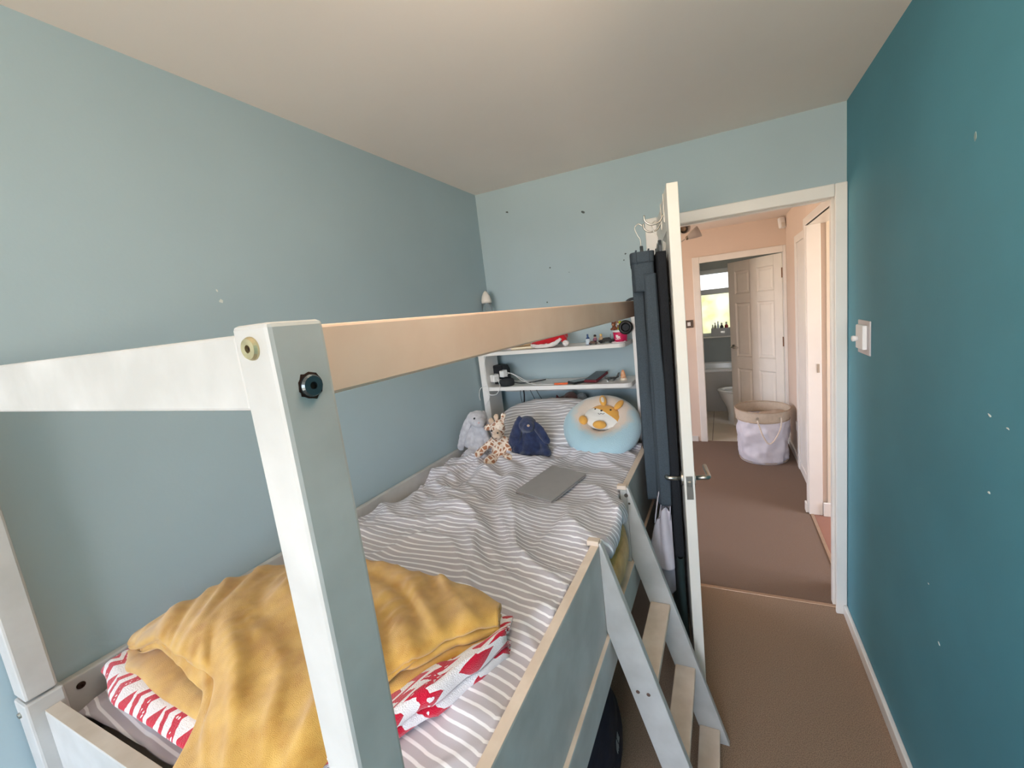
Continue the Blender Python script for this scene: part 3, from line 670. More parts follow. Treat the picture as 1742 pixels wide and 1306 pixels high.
def nordic_mat():
    """white fleece with rows of red zigzags, diamonds and dotted bars, printed along the cloth"""
    m, n, p, t = nodes_of('red_white_nordic_fleece', 0.95, 0.4, 0.7, 480, 0.003)
    s = n.nodes.new('ShaderNodeSeparateXYZ'); n.links.new(t.outputs['UV'], s.inputs[0])
    nz = n.nodes.new('ShaderNodeTexNoise'); nz.inputs['Scale'].default_value = 60; n.links.new(t.outputs['UV'], nz.inputs['Vector'])
    jit = math_(n, 'MULTIPLY', math_(n, 'SUBTRACT', nz.outputs['Fac'], 0.5), 0.007)
    u = math_(n, 'ADD', s.outputs['X'], jit); v = math_(n, 'ADD', s.outputs['Y'], jit)
    tri = math_(n, 'PINGPONG', v, 0.022)                       # zigzag carrier
    z = math_(n, 'FRACT', math_(n, 'DIVIDE', math_(n, 'ADD', u, math_(n, 'MULTIPLY', tri, 0.9)), 0.105))
    def band(c, w): return math_(n, 'LESS_THAN', math_(n, 'ABSOLUTE', math_(n, 'SUBTRACT', z, c)), w)
    zig = math_(n, 'MAXIMUM', band(0.15, 0.065), band(0.47, 0.10))
    ck = math_(n, 'LESS_THAN', math_(n, 'ADD', math_(n, 'ABSOLUTE', math_(n, 'SUBTRACT', math_(n, 'FRACT', math_(n, 'DIVIDE', u, 0.105)), 0.80)), math_(n, 'MULTIPLY', math_(n, 'PINGPONG', math_(n, 'ADD', v, 0.02), 0.04), 6)), 0.14)
    dots = n.nodes.new('ShaderNodeTexVoronoi'); dots.inputs['Scale'].default_value = 130; n.links.new(t.outputs['UV'], dots.inputs['Vector'])
    dt = math_(n, 'MULTIPLY', math_(n, 'LESS_THAN', dots.outputs['Distance'], 0.28), band(0.47, 0.055))
    red = math_(n, 'MINIMUM', math_(n, 'MAXIMUM', zig, ck), math_(n, 'SUBTRACT', 1.0, dt))
    n.links.new(mixc(n, red, lin((240, 234, 236)), lin((200, 14, 52))), p.inputs['Base Color'])
    return m
nordic = nordic_mat()

# ------------------------------------------------------------------ mattress, duvet, pillow
mt = thing('mattress', 'mattress under the striped duvet with mustard sheet showing at the ladder gap', 'mattress', (-0.82, 1.2, 0.661))
obj('core', box(NB(), (-1.278, 0.262, 0.661), (-0.370, 2.105, 0.85), 0.03, None, 3), mat('cream_ticking', (222, 214, 204), 0.9, nscale=50, namt=0.03), mt)
P = []
for i in range(33):
    y = 1.012 + 0.33*i/32; g = math.sin(math.pi*i/32)**0.6
    row = []
    for j in range(19):
        t = j/18
        row.append(Vector((-0.385 + 0.022*ip(t, [(0, 0), (0.25, 1)]) + g*(0.042*math.sin(math.pi*min(1, t*1.1))**0.8 + 0.004*noise.noise(Vector((y*22, t*3, 1)))), y, 0.872 - 0.19*t)))
    P.append(row)
obj('mustard_sheet', solid(grid_mesh(P), 0.004), mustard, mt, smooth=True)

NX, NY = 150, 260
def gapw(y): return ip(y, [(1.012, 0), (1.06, 1), (1.27, 1), (1.325, 0)])
def duvet_z(x, y):
    p = Vector((x, y, 0))
    w = Vector((noise.noise(p*3.1), noise.noise(p*3.1+Vector((7, 3, 0))), 0))*0.09
    q = p + w
    def ridge(ang, f, off, sh=2.0):
        c, s = math.cos(ang), math.sin(ang)
        a = (q.x*c + q.y*s)*f; bb = (-q.x*s + q.y*c)*f*0.22
        return (1 - abs(noise.noise(Vector((a, bb, off)))))**sh
    calm = 1 - 0.85*math.exp(-(((x+0.62)/0.20)**2 + ((y-1.36)/0.20)**2))
    under = ip(x, [(-1.30, 0.4), (-1.2, 1), (-0.5, 1), (-0.40, 0)])*ip(y, [(0.24, 0.5), (0.30, 1), (0.62, 1), (0.72, 0)])     # pressed flat under the blankets
    calm *= 1 - 0.8*under
    h = 0.030*ridge(R(35), 5.5, 1.3, 3) + 0.023*ridge(R(62), 8.5, 4.1, 3) + 0.018*ridge(R(-25), 7.0, 9.7, 3) + 0.007*ridge(R(80), 16, 2.2, 2) + 0.012*noise.noise(p*4.2)
    # long folds fanning out from the top left of the bed
    dx, dy = x+1.05, y-1.62
    a = math.atan2(dy, dx); rr = math.hypot(dx, dy)
    h += 0.016*math.exp(-((rr-0.35)/0.28)**2)*math.sin(a*13 + 3*noise.noise(p*5))
    z = 0.932 + calm*(h - 0.021) + 0.004
    z += 0.016*math.exp(-((x+0.82)/0.35)**2)
    z -= 0.022*ip(y, [(0.252, 1), (0.29, 0.45), (0.35, 0)])
    z -= 0.05*ip(x, [(-1.283, 1), (-1.25, 0.4), (-1.17, 0)])
    z -= 0.010*ip(x, [(-0.46, 0), (-0.36, 1)])
    z += 0.035*ip(y, [(1.55, 0), (1.80, 1)])*ip(x, [(-1.25, 0), (-1.1, 1), (-0.5, 1), (-0.37, 0.2)])
    return z
P = []; UV = []
for i in range(NY+1):
    y = 0.256 + (1.83-0.256)*i/NY
    row = []; g = gapw(y)
    xe = -0.370 + g*0.034
    for j in range(NX+1):
        x = -1.2835 + (xe+1.2835)*j/NX
        row.append(Vector((x, y, duvet_z(x, y))))
    z0 = row[-1].z
    for k in range(1, 9):
        t = k/8
        row.append(Vector((xe + g*0.012*math.sin(t*2.6) + g*0.004*noise.noise(Vector((y*25, t*2, 5))) - (1-g)*0.002*t, y - 0.004*g*t, z0 - (0.05 + 0.012*g)*t - 0.006*g*t*noise.noise(Vector((y*14, 3, 3))))))
    P.append(row)
V = [[0.0]*len(P[0]) for _ in P]
for j in range(len(P[0])):
    acc = 0.0
    for i in range(len(P)):
        if i: acc += math.hypot(P[i][j].y-P[i-1][j].y, 1.5*(P[i][j].z-P[i-1][j].z))
        V[i][j] = acc
# keep the rows together across the bed: slide every column to the average
for i in range(len(P)):
    av = sum(V[i])/len(V[i])
    for j in range(len(P[0])):
        p_ = P[i][j]
        V[i][j] = av + 0.35*(V[i][j]-av) + 0.55*(p_.z-0.94) + 0.03*noise.noise(Vector((p_.x*2.6, p_.y*2.6, 8))) + 0.05*(p_.x+0.8)
UV = [[(P[i][j].x, V[i][j]) for j in range(len(P[0]))] for i in range(len(P))]
dv = obj('duvet', solid(grid_mesh(P, uv=UV), 0.006), duvetm, smooth=True)
tag(dv, 'rumpled grey duvet with thin white stripes spread over the bed', 'duvet')

pc = Vector((-0.885, 1.850, 1.032)); pe = Euler((R(27), 0, R(-3))).to_matrix() @ Euler((0, 0, R(7))).to_matrix()
P = []; UV = []
N1, N2 = 64, 48
for side in (1, -1):
    PP = []; UU = []
    for i in range(N2+1):
        b_ = -1 + 2*i/N2; row = []; ur = []
        for j in range(N1+1):
            a_ = -1 + 2*j/N1
            f = max(0, (1-a_**4))*max(0, (1-b_**4))
            hx = 0.272*a_*(1-0.10*b_**4); hy = (0.212+0.010*noise.noise(Vector((a_*1.7, 4, 1))))*b_*(1-0.26*a_**2)
            th = 0.070*f**0.5 + 0.012*f*noise.noise(Vector((a_*2.5, b_*2.5, side*3))) + 0.010*f*(1-abs(noise.noise(Vector((a_*2+b_*3, b_*2-a_, side*5)))))**3
            row.append(pc + pe @ Vector((hx, hy, side*th)))
            ur.append((hx, hy + 0.014*noise.noise(Vector((a_*2, b_*2, 0))) + 0.25*th))
        PP.append(row); UU.append(ur)
    bmx = grid_mesh(PP, uv=UU, flip=(side < 0))
    if side == 1: keep = bmx
    else:
        me = bpy.data.meshes.new('t'); bmx.to_mesh(me); bmx.free(); keep.from_mesh(me); bpy.data.meshes.remove(me)
bmesh.ops.remove_doubles(keep, verts=keep.verts, dist=0.0005)
po = obj('pillow', keep, pillowm, smooth=True)
tag(po, 'plump grey and white striped pillow leaning at the head of the bed', 'pillow')

# ------------------------------------------------------------------ folded blankets near the foot
def ribbon(name, prof, xs, place, thick, m, label, cat, amp=0.006, nseg=7, uvs=1.0):
    """a folded blanket: the profile prof [(s,h,d)...] runs back-front through its folds (d: how far along the free flap), swept along xs"""
    pr = spline([(q[0], q[1], q[2] if len(q) > 2 else 0) for q in prof], nseg)
    L = [0.0]
    for a, b in zip(pr, pr[1:]): L.append(L[-1] + math.hypot((b.x-a.x)*0.35, (b.y-a.y)))
    P = []; UV = []
    for x in xs:
        row = []; ur = []
        for q, l in zip(pr, L):
            v = place(x, q.x, q.y, max(0.0, q.z))
            d = noise.noise(Vector((v.x*9, v.y*9, v.z*12)))*amp + noise.noise(Vector((v.x*24, v.y*20, v.z*20)))*amp*0.35
            row.append(v + Vector((d*0.3, d*0.5, d))); ur.append((v.x*uvs, l*uvs))
        P.append(row); UV.append(ur)
    o = obj(name, solid(grid_mesh(P, uv=UV), thick), m, smooth=True)
    return tag(o, label, cat)
def lerp(a, b, t): return a + (b-a)*t
# red and white blanket underneath, folded in two
nf = [(-1.262, 0.315), (-1.1, 0.287), (-0.80, 0.287), (-0.64, 0.318), (-0.55, 0.372), (-0.49, 0.445), (-0.455, 0.52), (-0.425, 0.60)]
nb = [(-1.262, 0.52), (-1.1, 0.62), (-0.8, 0.68), (-0.60, 0.69), (-0.425, 0.665)]
def place_n(x, s, h, d):
    z = 0.950 - 0.010*ip(x, [(-1.262, 1), (-1.1, 0.2), (-0.9, 0)])
    y = lerp(ip(x, nb), ip(x, nf), s)
    if y < 0.40: z -= 0.014*ip(y, [(0.27, 1), (0.33, 0.35), (0.40, 0)])
    return Vector((x + 0.02*(s-0.5), y, z + h*(1 + 0.55*ip(x, [(-0.58, 0), (-0.50, 1)])*(1 if s > 0.75 else 0.35))))
xs = [-1.262 + (0.837)*i/110 for i in range(111)]
ribbon('nordic_blanket', [(0.1, 0.004), (0.5, 0.004), (0.92, 0.004), (0.99, 0.009), (0.97, 0.015), (0.9, 0.015), (0.6, 0.013), (0.88, 0.020), (0.97, 0.022), (1.035, 0.027), (1.045, 0.036), (0.99, 0.041), (0.9, 0.040), (0.5, 0.037), (0.1, 0.035)], xs, place_n, 0.006, nordic,
       'folded white fleece blanket with red knit pattern under the mustard one', 'blanket', 0.003)
mf = [(-1.245, 0.345), (-1.15, 0.318), (-1.0, 0.302), (-0.85, 0.300), (-0.74, 0.292), (-0.64, 0.315), (-0.56, 0.445), (-0.50, 0.535), (-0.445, 0.600)]
mb = [(-1.245, 0.40), (-1.19, 0.49), (-1.08, 0.60), (-0.9, 0.665), (-0.7, 0.675), (-0.55, 0.672), (-0.445, 0.655)]
mh = [(-1.245, 0.42), (-1.2, 0.62), (-1.1, 0.90), (-0.92, 0.95), (-0.74, 0.75), (-0.58, 0.66), (-0.5, 0.64), (-0.445, 0.50)]
flen = [(-1.245, 0.22), (-1.05, 0.30), (-0.88, 0.42), (-0.79, 1.0), (-0.62, 1.0), (-0.565, 0.35), (-0.50, 0.06), (-0.445, 0.0)]
def place_m(x, s, h, d):
    k = ip(x, mh); f = ip(x, flen)
    if d > 0:                                        # the free front flap shortens towards both ends
        t = min(1.0, d)*(1-f)
        s = lerp(s, 0.74, t); h = lerp(h, 0.083, t)
    y = lerp(ip(x, mb), ip(x, mf), s); z = 0.984 - 0.016*ip(x, [(-1.245, 1), (-1.1, 0)]) + h*k
    if y < 0.40: z -= 0.014*ip(y, [(0.27, 1), (0.33, 0.35), (0.40, 0)])*(1 if d > 0 else 0.6)
    if h > 0.045 or d > 0:                           # diagonal drag folds on the top layer
        w_ = noise.noise(Vector((x*3.1, y*3.1, 2)))*0.10; q = (x+w_)*0.75 + (y+w_-0.45)*1.25
        env = ip(x, [(-1.24, 0.2), (-1.12, 1), (-0.66, 1), (-0.52, 0.35)])*(1 if h > 0.06 else 0.5)
        r_ = 0.65*(1-abs(noise.noise(Vector((q*7, y*1.6, 3)))))**4 + 0.45*(1-abs(noise.noise(Vector((q*13, x*3.0, 7)))))**5
        z += env*(0.026*r_ - 0.010); y -= env*0.012*noise.noise(Vector((q*9, y*3, 8)))
    return Vector((x + 0.05*(s-0.5)*ip(x, [(-1.2, 0), (-0.9, 0), (-0.5, 0.6)]), y, z))
xs = [-1.245 + 0.80*i/150 for i in range(151)]
ribbon('mustard_blanket', [(0.15, 0.006), (0.6, 0.006), (0.93, 0.007), (1.0, 0.014), (0.96, 0.022), (0.7, 0.021), (0.35, 0.022), (0.16, 0.028), (0.30, 0.037), (0.62, 0.036), (0.80, 0.034), (0.87, 0.042), (0.80, 0.052), (0.5, 0.052), (0.12, 0.042), (-0.02, 0.046), (0.0, 0.064), (0.22, 0.080), (0.5, 0.090), (0.74, 0.086, 0.0), (0.92, 0.066, 0.4), (1.04, 0.036, 0.8), (1.10, 0.014, 1.0), (1.18, -0.004, 1.0), (1.24, -0.018, 1.0)], xs, place_m, 0.010, mustard,
       'mustard yellow fleece blanket folded in a loose heap at the near bed end', 'blanket', 0.005, 6)

# ------------------------------------------------------------------ round cushion with a dog
cc = Vector((-0.548, 1.810, 1.060)); cn = Vector((0.12, -0.52, 0.845)).normalized()
cq = cn.to_track_quat('Z', 'Y').to_matrix()
up = (Vector((0, 0, 1)) - cn*cn.z).normalized(); rt = up.cross(cn).normalized()
CM = Matrix((rt, up, cn)).transposed().to_4x4(); CM.translation = cc
cu = thing('round_cushion', 'pale blue round plush cushion with a yellow and white dog in the middle', 'cushion', cc, CM.to_euler())
cmat, n, p, t = nodes_of('pale_blue_plush', 0.95, 0.5, 0.5, 300, 0.003)
s = n.nodes.new('ShaderNodeSeparateXYZ'); n.links.new(t.outputs['Object'], s.inputs[0])
nz = n.nodes.new('ShaderNodeTexNoise'); nz.inputs['Scale'].default_value = 14; nz.inputs['Detail'].default_value = 4; n.links.new(t.outputs['Object'], nz.inputs['Vector'])
rr = math_(n, 'SQRT', math_(n, 'ADD', math_(n, 'POWER', math_(n, 'SUBTRACT', s.outputs['X'], 0.008), 2), math_(n, 'POWER', math_(n, 'SUBTRACT', s.outputs['Y'], 0.035), 2)))
rr = math_(n, 'ADD', rr, math_(n, 'MULTIPLY', math_(n, 'SUBTRACT', nz.outputs['Fac'], 0.5), 0.09))
g = n.nodes.new('ShaderNodeValToRGB'); n.links.new(math_(n, 'DIVIDE', rr, 0.2), g.inputs[0])
g.color_ramp.elements[0].position = 0.58; g.color_ramp.elements[0].color = (*lin((234, 218, 204)), 1)
g.color_ramp.elements[1].position = 0.80; g.color_ramp.elements[1].color = (*lin((186, 218, 230)), 1)
n.links.new(g.outputs[0], p.inputs['Base Color'])
P = []
for i in range(49):
    a = 2*math.pi*i/48; row = []
    for j in range(33):
        b_ = 2*math.pi*j/32
        tr_, tz = 0.070, 0.054
        r = 0.118 + tr_*math.cos(b_); z = tz*math.sin(b_)
        ru = 0.004*math.sin(a*17)*max(0, math.sin(b_))*max(0, -math.cos(b_)+0.3) + 0.003*noise.noise(Vector((math.cos(a)*3, math.sin(a)*3, b_)))
        row.append(Vector(((r+ru)*math.cos(a), (r+ru)*math.sin(a), z)))
    P.append(row)
bm_ = grid_mesh(P); bmesh.ops.remove_doubles(bm_, verts=bm_.verts, dist=0.0004); bmesh.ops.recalc_face_normals(bm_, faces=bm_.faces)
lathe(bm_, [(0, -0.052), (0.04, -0.054), (0.118, -0.06)], 32); lathe(bm_, [(0, 0.004), (0.05, 0.006), (0.09, 0.020)], 32)
obj('body', bm_, cmat, cu, world=False, smooth=True)
dogm, n, p, t = nodes_of('dog_plush_print', 0.9, 0.4, 0.3, 300, 0.002)
s = n.nodes.new('ShaderNodeSeparateXYZ'); n.links.new(t.outputs['Object'], s.inputs[0])
# yellow cap over brow and right cheek, white muzzle and belly
c1 = math_(n, 'SUBTRACT', math_(n, 'ADD', s.outputs['Y'], math_(n, 'MULTIPLY', s.outputs['X'], 0.95)), 0.016)
c2 = math_(n, 'SUBTRACT', math_(n, 'MULTIPLY', math_(n, 'ABSOLUTE', math_(n, 'SUBTRACT', s.outputs['X'], -0.012)), 0.9), 0.02)
cc_ = math_(n, 'GREATER_THAN', math_(n, 'ADD', math_(n, 'SUBTRACT', s.outputs['Y'], 0.038), math_(n, 'MULTIPLY', s.outputs['X'], 0.75)), 0.0)
n.links.new(mixc(n, cc_, lin((244, 240, 234)), lin((238, 176, 84))), p.inputs['Base Color'])
K = 1.34                                  # dog size
def kk(c, dz=0.0): return (c[0]*K + 0.004, c[1]*K + 0.006, c[2]*1.18 + dz)
def kr(r): return tuple(v*K for v in r)
b = NB(); ell(b, kk((0.0, 0.012, 0.024)), kr((0.072, 0.050, 0.028)), (0, 0, -14)); ell(b, kk((0.01, 0.028, 0.030)), kr((0.055, 0.036, 0.028)), (0, 0, -14))
dog = obj('dog', blob(b, 0.005, 5), dogm, cu, world=False, smooth=True)
yel = mat('yellow_plush', (240, 178, 84), 0.9, nscale=60, namt=0.04, sheen=0.3)
for nm, c, r_, ro in (('ear', (0.006, 0.072, 0.056), (0.013, 0.027, 0.009), (0, 0, 8)), ('ear', (0.062, 0.046, 0.056), (0.012, 0.025, 0.009), (0, 0, -36)), ('paw', (-0.066, -0.008, 0.045), (0.015, 0.019, 0.014), (0, 0, 20)), ('paw', (-0.008, -0.038, 0.050), (0.024, 0.015, 0.014), (0, 0, -8))):
    obj(nm, ell(NB(), kk(c), kr(r_), ro), yel, dog, world=False, smooth=True)
obj('ear_lining', ell(NB(), kk((0.005, 0.070, 0.0645)), kr((0.006, 0.014, 0.003)), (0, 0, 8)), mat('cream_plush', (246, 232, 216), 0.9), dog, world=False, smooth=True)
dk = mat('dark_brown_embroidery', (46, 30, 26), 0.6, nscale=90, namt=0.1)
import mathutils.bvhtree
bv = mathutils.bvhtree.BVHTree.FromPolygons([v.co for v in dog.data.vertices], [p_.vertices[:] for p_ in dog.data.polygons])
def ondog(x, y):
    h = bv.ray_cast(Vector((x*K + 0.004, y*K + 0.006, 1)), Vector((0, 0, -1)))[0]; return h
for nm, c, r_ in (('eye', (-0.022, 0.034), (0.0050, 0.0046, 0.003)), ('eye', (0.032, 0.022), (0.0054, 0.0046, 0.003)), ('nose', (0.000, 0.020), (0.0060, 0.0046, 0.004))):
    obj(nm, ell(NB(), ondog(*c), r_, None, 2), dk, dog, world=False, smooth=True)
obj('mouth', tube(NB(), [ondog(x, y) + Vector((0, 0, 0.0008)) for x, y in ((-0.012, 0.012), (-0.010, 0.008), (-0.006, 0.007), (-0.002, 0.010), (0.002, 0.007), (0.006, 0.006), (0.010, 0.009))], 0.0013, 6), dk, dog, world=False)

# ------------------------------------------------------------------ soft toys
def furmat(name, c, c2, scale=40, bump=0.8): return mat(name, c, 0.95, 0.1, nscale=scale, col2=c2, bump=bump, bscale=330, sheen=0.4)
greyfur = furmat('pale_grey_plush', (212, 210, 214), (190, 188, 194))
gr = thing('plush_rabbit', 'pale grey plush rabbit with long drooping ears beside the wall', 'soft toy', (-1.15, 1.66, 0.955), group='soft toys at the head of the bed')
b = NB()
ell(b, (-1.150, 1.67, 1.005), (0.048, 0.045, 0.060), (0, 8, 0)); ell(b, (-1.153, 1.675, 1.065), (0.036, 0.034, 0.050))
ell(b, (-1.146, 1.66, 1.135), (0.047, 0.046, 0.043)); ell(b, (-1.118, 1.63, 1.125), (0.030, 0.030, 0.028))
chain(b, [(-1.185, 1.665, 1.085), (-1.205, 1.645, 1.04), (-1.212, 1.64, 1.005)], [0.018, 0.017, 0.019]); chain(b, [(-1.115, 1.655, 1.08), (-1.085, 1.63, 1.03)], [0.017, 0.018])
chain(b, [(-1.13, 1.64, 0.975), (-1.095, 1.585, 0.965)], [0.026, 0.027]); chain(b, [(-1.175, 1.64, 0.975), (-1.185, 1.60, 0.968)], [0.026, 0.026])
obj('body', blob(b, 0.006, 4, 0.002, 90), greyfur, gr, smooth=True)
b = NB(); 
for t in range(9):
    k = t/8; ell(b, (-1.178 - 0.078*k, 1.655 - 0.015*k, 1.150 - 0.160*k + 0.015*math.sin(k*3)), (0.018+0.008*math.sin(k*2.6), 0.010, 0.024), (0, 24, 0))
obj('ear', blob(b, 0.005, 4, 0.002, 90), greyfur, gr, smooth=True)
b = NB()
for t in range(8):
    k = t/7; ell(b, (-1.125 + 0.040*k, 1.690, 1.150 - 0.12*k), (0.016, 0.010, 0.022), (0, -24, 0))
obj('ear', blob(b, 0.005, 4, 0.002, 90), greyfur, gr, smooth=True)
obj('eye', ell(NB(), (-1.134, 1.6165, 1.148), 0.0055, None, 2), blackp, gr, smooth=True)
obj('nose', ell(NB(), (-1.104, 1.604, 1.130), (0.006, 0.005, 0.004), None, 2), mat('pink_nose', (220, 190, 188), 0.7), gr, smooth=True)

girm, n, p, t = nodes_of('giraffe_patch_plush', 0.95, 0.4, 0.8, 330, 0.003)
vr = n.nodes.new('ShaderNodeTexVoronoi'); vr.feature = 'DISTANCE_TO_EDGE'; vr.inputs['Scale'].default_value = 46; n.links.new(t.outputs['Object'], vr.inputs['Vector'])
g = n.nodes.new('ShaderNodeValToRGB'); g.color_ramp.elements[0].position = 0.10; g.color_ramp.elements[1].position = 0.17
g.color_ramp.elements[0].color = (*lin((242, 224, 206)), 1); g.color_ramp.elements[1].color = (*lin((176, 118, 84)), 1)
n.links.new(vr.outputs['Distance'], g.inputs[0]); n.links.new(g.outputs[0], p.inputs['Base Color'])
gi = thing('plush_giraffe', 'small brown patched plush giraffe sitting between the two rabbits', 'soft toy', (-0.99, 1.58, 0.945), group='soft toys at the head of the bed')
b = NB()
ell(b, (-0.992, 1.59, 1.000), (0.042, 0.040, 0.055)); ell(b, (-0.990, 1.595, 1.045), (0.032, 0.030, 0.035)); ell(b, (-0.995, 1.595, 1.105), (0.036, 0.034, 0.040)); ell(b, (-0.978, 1.585, 1.125), (0.026, 0.028, 0.028))
chain(b, [(-1.020, 1.585, 1.052), (-1.060, 1.565, 1.02), (-1.095, 1.55, 0.992)], [0.018, 0.017, 0.019]); chain(b, [(-0.965, 1.60, 1.05), (-0.94, 1.59, 1.01)], [0.017, 0.017])
chain(b, [(-1.005, 1.57, 0.975), (-1.010, 1.515, 0.970)], [0.030, 0.031]); chain(b, [(-0.965, 1.58, 0.975), (-0.930, 1.545, 0.975)], [0.026, 0.028])
ell(b, (-1.045, 1.60, 1.110), (0.030, 0.012, 0.018), (0, -12, 0))
obj('body', blob(b, 0.005, 3, 0.0025, 90), girm, gi, smooth=True)
beige = furmat('beige_plush', (222, 196, 174), (204, 176, 152))
b = NB(); ell(b, (-0.980, 1.558, 1.085), (0.025, 0.022, 0.022)); ell(b, (-0.982, 1.565, 1.10), (0.016, 0.014, 0.02)); obj('muzzle', blob(b, 0.005, 3, 0.001, 80), beige, gi, smooth=True)
for c, c2 in (((-0.992, 1.59, 1.140), (-0.991, 1.588, 1.168)), ((-0.962, 1.59, 1.140), (-0.952, 1.588, 1.172))):
    b = NB(); chain(b, [c, c2], [0.008, 0.013]); obj('horn', blob(b, 0.004, 3, 0.002, 90), girm if c[0] > -0.97 else beige, gi, smooth=True)
b = NB(); ell(b, (-1.028, 1.60, 1.140), (0.016, 0.010, 0.018), (0, -20, 0)); obj('ear', blob(b, 0.004, 3), beige, gi, smooth=True)
obj('eye', ell(NB(), (-0.966, 1.542, 1.102), 0.004, None, 2), blackp, gi, smooth=True); obj('eye', ell(NB(), (-1.003, 1.552, 1.108), 0.004, None, 2), blackp, gi, smooth=True)
obj('mouth', tube(NB(), spline([(-0.998, 1.540, 1.083), (-0.985, 1.534, 1.074), (-0.970, 1.535, 1.079)], 5), 0.0013, 6), dk, gi)

navyfur = furmat('navy_plush', (54, 64, 98), (40, 48, 76))
bl = thing('plush_rabbit', 'navy blue plush rabbit with long ears in front of the pillow', 'soft toy', (-0.85, 1.63, 0.955), group='soft toys at the head of the bed')
b = NB()
ell(b, (-0.846, 1.635, 1.010), (0.062, 0.050, 0.058)); ell(b, (-0.850, 1.635, 1.055), (0.046, 0.040, 0.050)); ell(b, (-0.853, 1.625, 1.120), (0.044, 0.044, 0.040)); ell(b, (-0.836, 1.60, 1.117), (0.030, 0.028, 0.027))
chain(b, [(-0.815, 1.635, 1.07), (-0.775, 1.62, 1.03), (-0.765, 1.61, 1.005)], [0.018, 0.018, 0.020]); chain(b, [(-0.885, 1.62, 1.06), (-0.905, 1.59, 1.005)], [0.018, 0.02])
chain(b, [(-0.865, 1.60, 0.978), (-0.865, 1.55, 0.968)], [0.028, 0.026]); chain(b, [(-0.81, 1.62, 0.985), (-0.755, 1.60, 0.995)], [0.024, 0.022])
obj('body', blob(b, 0.006, 4, 0.0015, 80), navyfur, bl, smooth=True)
b = NB()
for t in range(9):
    k = t/8; ell(b, (-0.882 - 0.046*k, 1.605 - 0.03*k + 0.02*k*k, 1.140 - 0.135*k), (0.017+0.014*math.sin(k*2.4), 0.012, 0.028), (0, 16, 0))
obj('ear', blob(b, 0.005, 4, 0.0015, 80), navyfur, bl, smooth=True)
b = NB()
for t in range(9):
    k = t/8; ell(b, (-0.830 + 0.072*k, 1.63 - 0.02*k, 1.125 - 0.075*k + 0.012*math.sin(k*3)), (0.024, 0.010, 0.015+0.009*math.sin(k*2.6)), (0, 38, 0))
obj('ear', blob(b, 0.005, 4, 0.0015, 80), navyfur, bl, smooth=True)
obj('nose', ell(NB(), (-0.822, 1.577, 1.128), (0.007, 0.006, 0.006), None, 2), beige, bl, smooth=True)

brown = furmat('chocolate_plush', (104, 78, 72), (84, 60, 56))
di = thing('plush_dinosaur', 'brown plush dinosaur with small spikes peeping over the striped pillow', 'soft toy', (-0.85, 2.08, 1.05), group='soft toys at the head of the bed')
b = NB(); ell(b, (-0.84, 2.08, 1.105), (0.085, 0.035, 0.045), (0, -12, 0)); ell(b, (-0.795, 2.075, 1.130), (0.045, 0.034, 0.045)); ell(b, (-0.84, 2.085, 1.05), (0.09, 0.035, 0.05))
obj('body', blob(b, 0.006, 4, 0.0015, 80), brown, di, smooth=True)
for k, (x, z) in enumerate(((-0.935, 1.108), (-0.905, 1.128), (-0.87, 1.142))):
    b = NB(); prism(b, [(x-0.013, z-0.014), (x+0.014, z-0.01), (x-0.004, z+0.017)], 'y', 2.060, 2.070); obj('spike', b, mat('maroon_felt', (122, 66, 70), 0.9, nscale=60, namt=0.08), di)
ge = thing('plush_elephant', 'silvery grey plush toy peeping up beside the brown dinosaur', 'soft toy', (-0.74, 2.09, 1.08), group='soft toys at the head of the bed')
b = NB(); ell(b, (-0.735, 2.09, 1.130), (0.032, 0.030, 0.032)); ell(b, (-0.735, 2.095, 1.07), (0.036, 0.035, 0.05)); ell(b, (-0.708, 2.075, 1.125), (0.018, 0.008, 0.020)); ell(b, (-0.712, 2.068, 1.10), (0.014, 0.016, 0.014))
obj('body', blob(b, 0.005, 3, 0.004, 80), furmat('silver_plush', (150, 158, 160), (122, 130, 134)), ge, smooth=True)

# ------------------------------------------------------------------ laptop
lp = thing('laptop', 'closed slim grey laptop lying on the striped duvet', 'laptop', (-0.632, 1.352, 0.962), (R(2.9), R(2.9), R(-14.5)))
lm = mat('space_grey_aluminium', (172, 167, 165), 0.45, metal=0.15, nscale=30, namt=0.02)
obj('lid', box(NB(), (-0.085, -0.117, 0.0075), (0.085, 0.117, 0.0125), 0.0022), lm, lp, world=False)
obj('base', box(NB(), (-0.085, -0.117, -0.001), (0.085, 0.117, 0.0068), 0.003), lm, lp, world=False)
obj('gap_seal', box(NB(), (-0.083, -0.115, 0.0066), (0.083, 0.115, 0.0077)), blackp, lp, world=False)
for x in (-0.07, 0.07):
    for y in (-0.1, 0.1): obj('rubber_foot', lathe(NB(), [(0, -0.003), (0.006, -0.003), (0.007, -0.001), (0, -0.001)], 12, Matrix.Translation((x, y, 0))), blackp, lp, world=False)

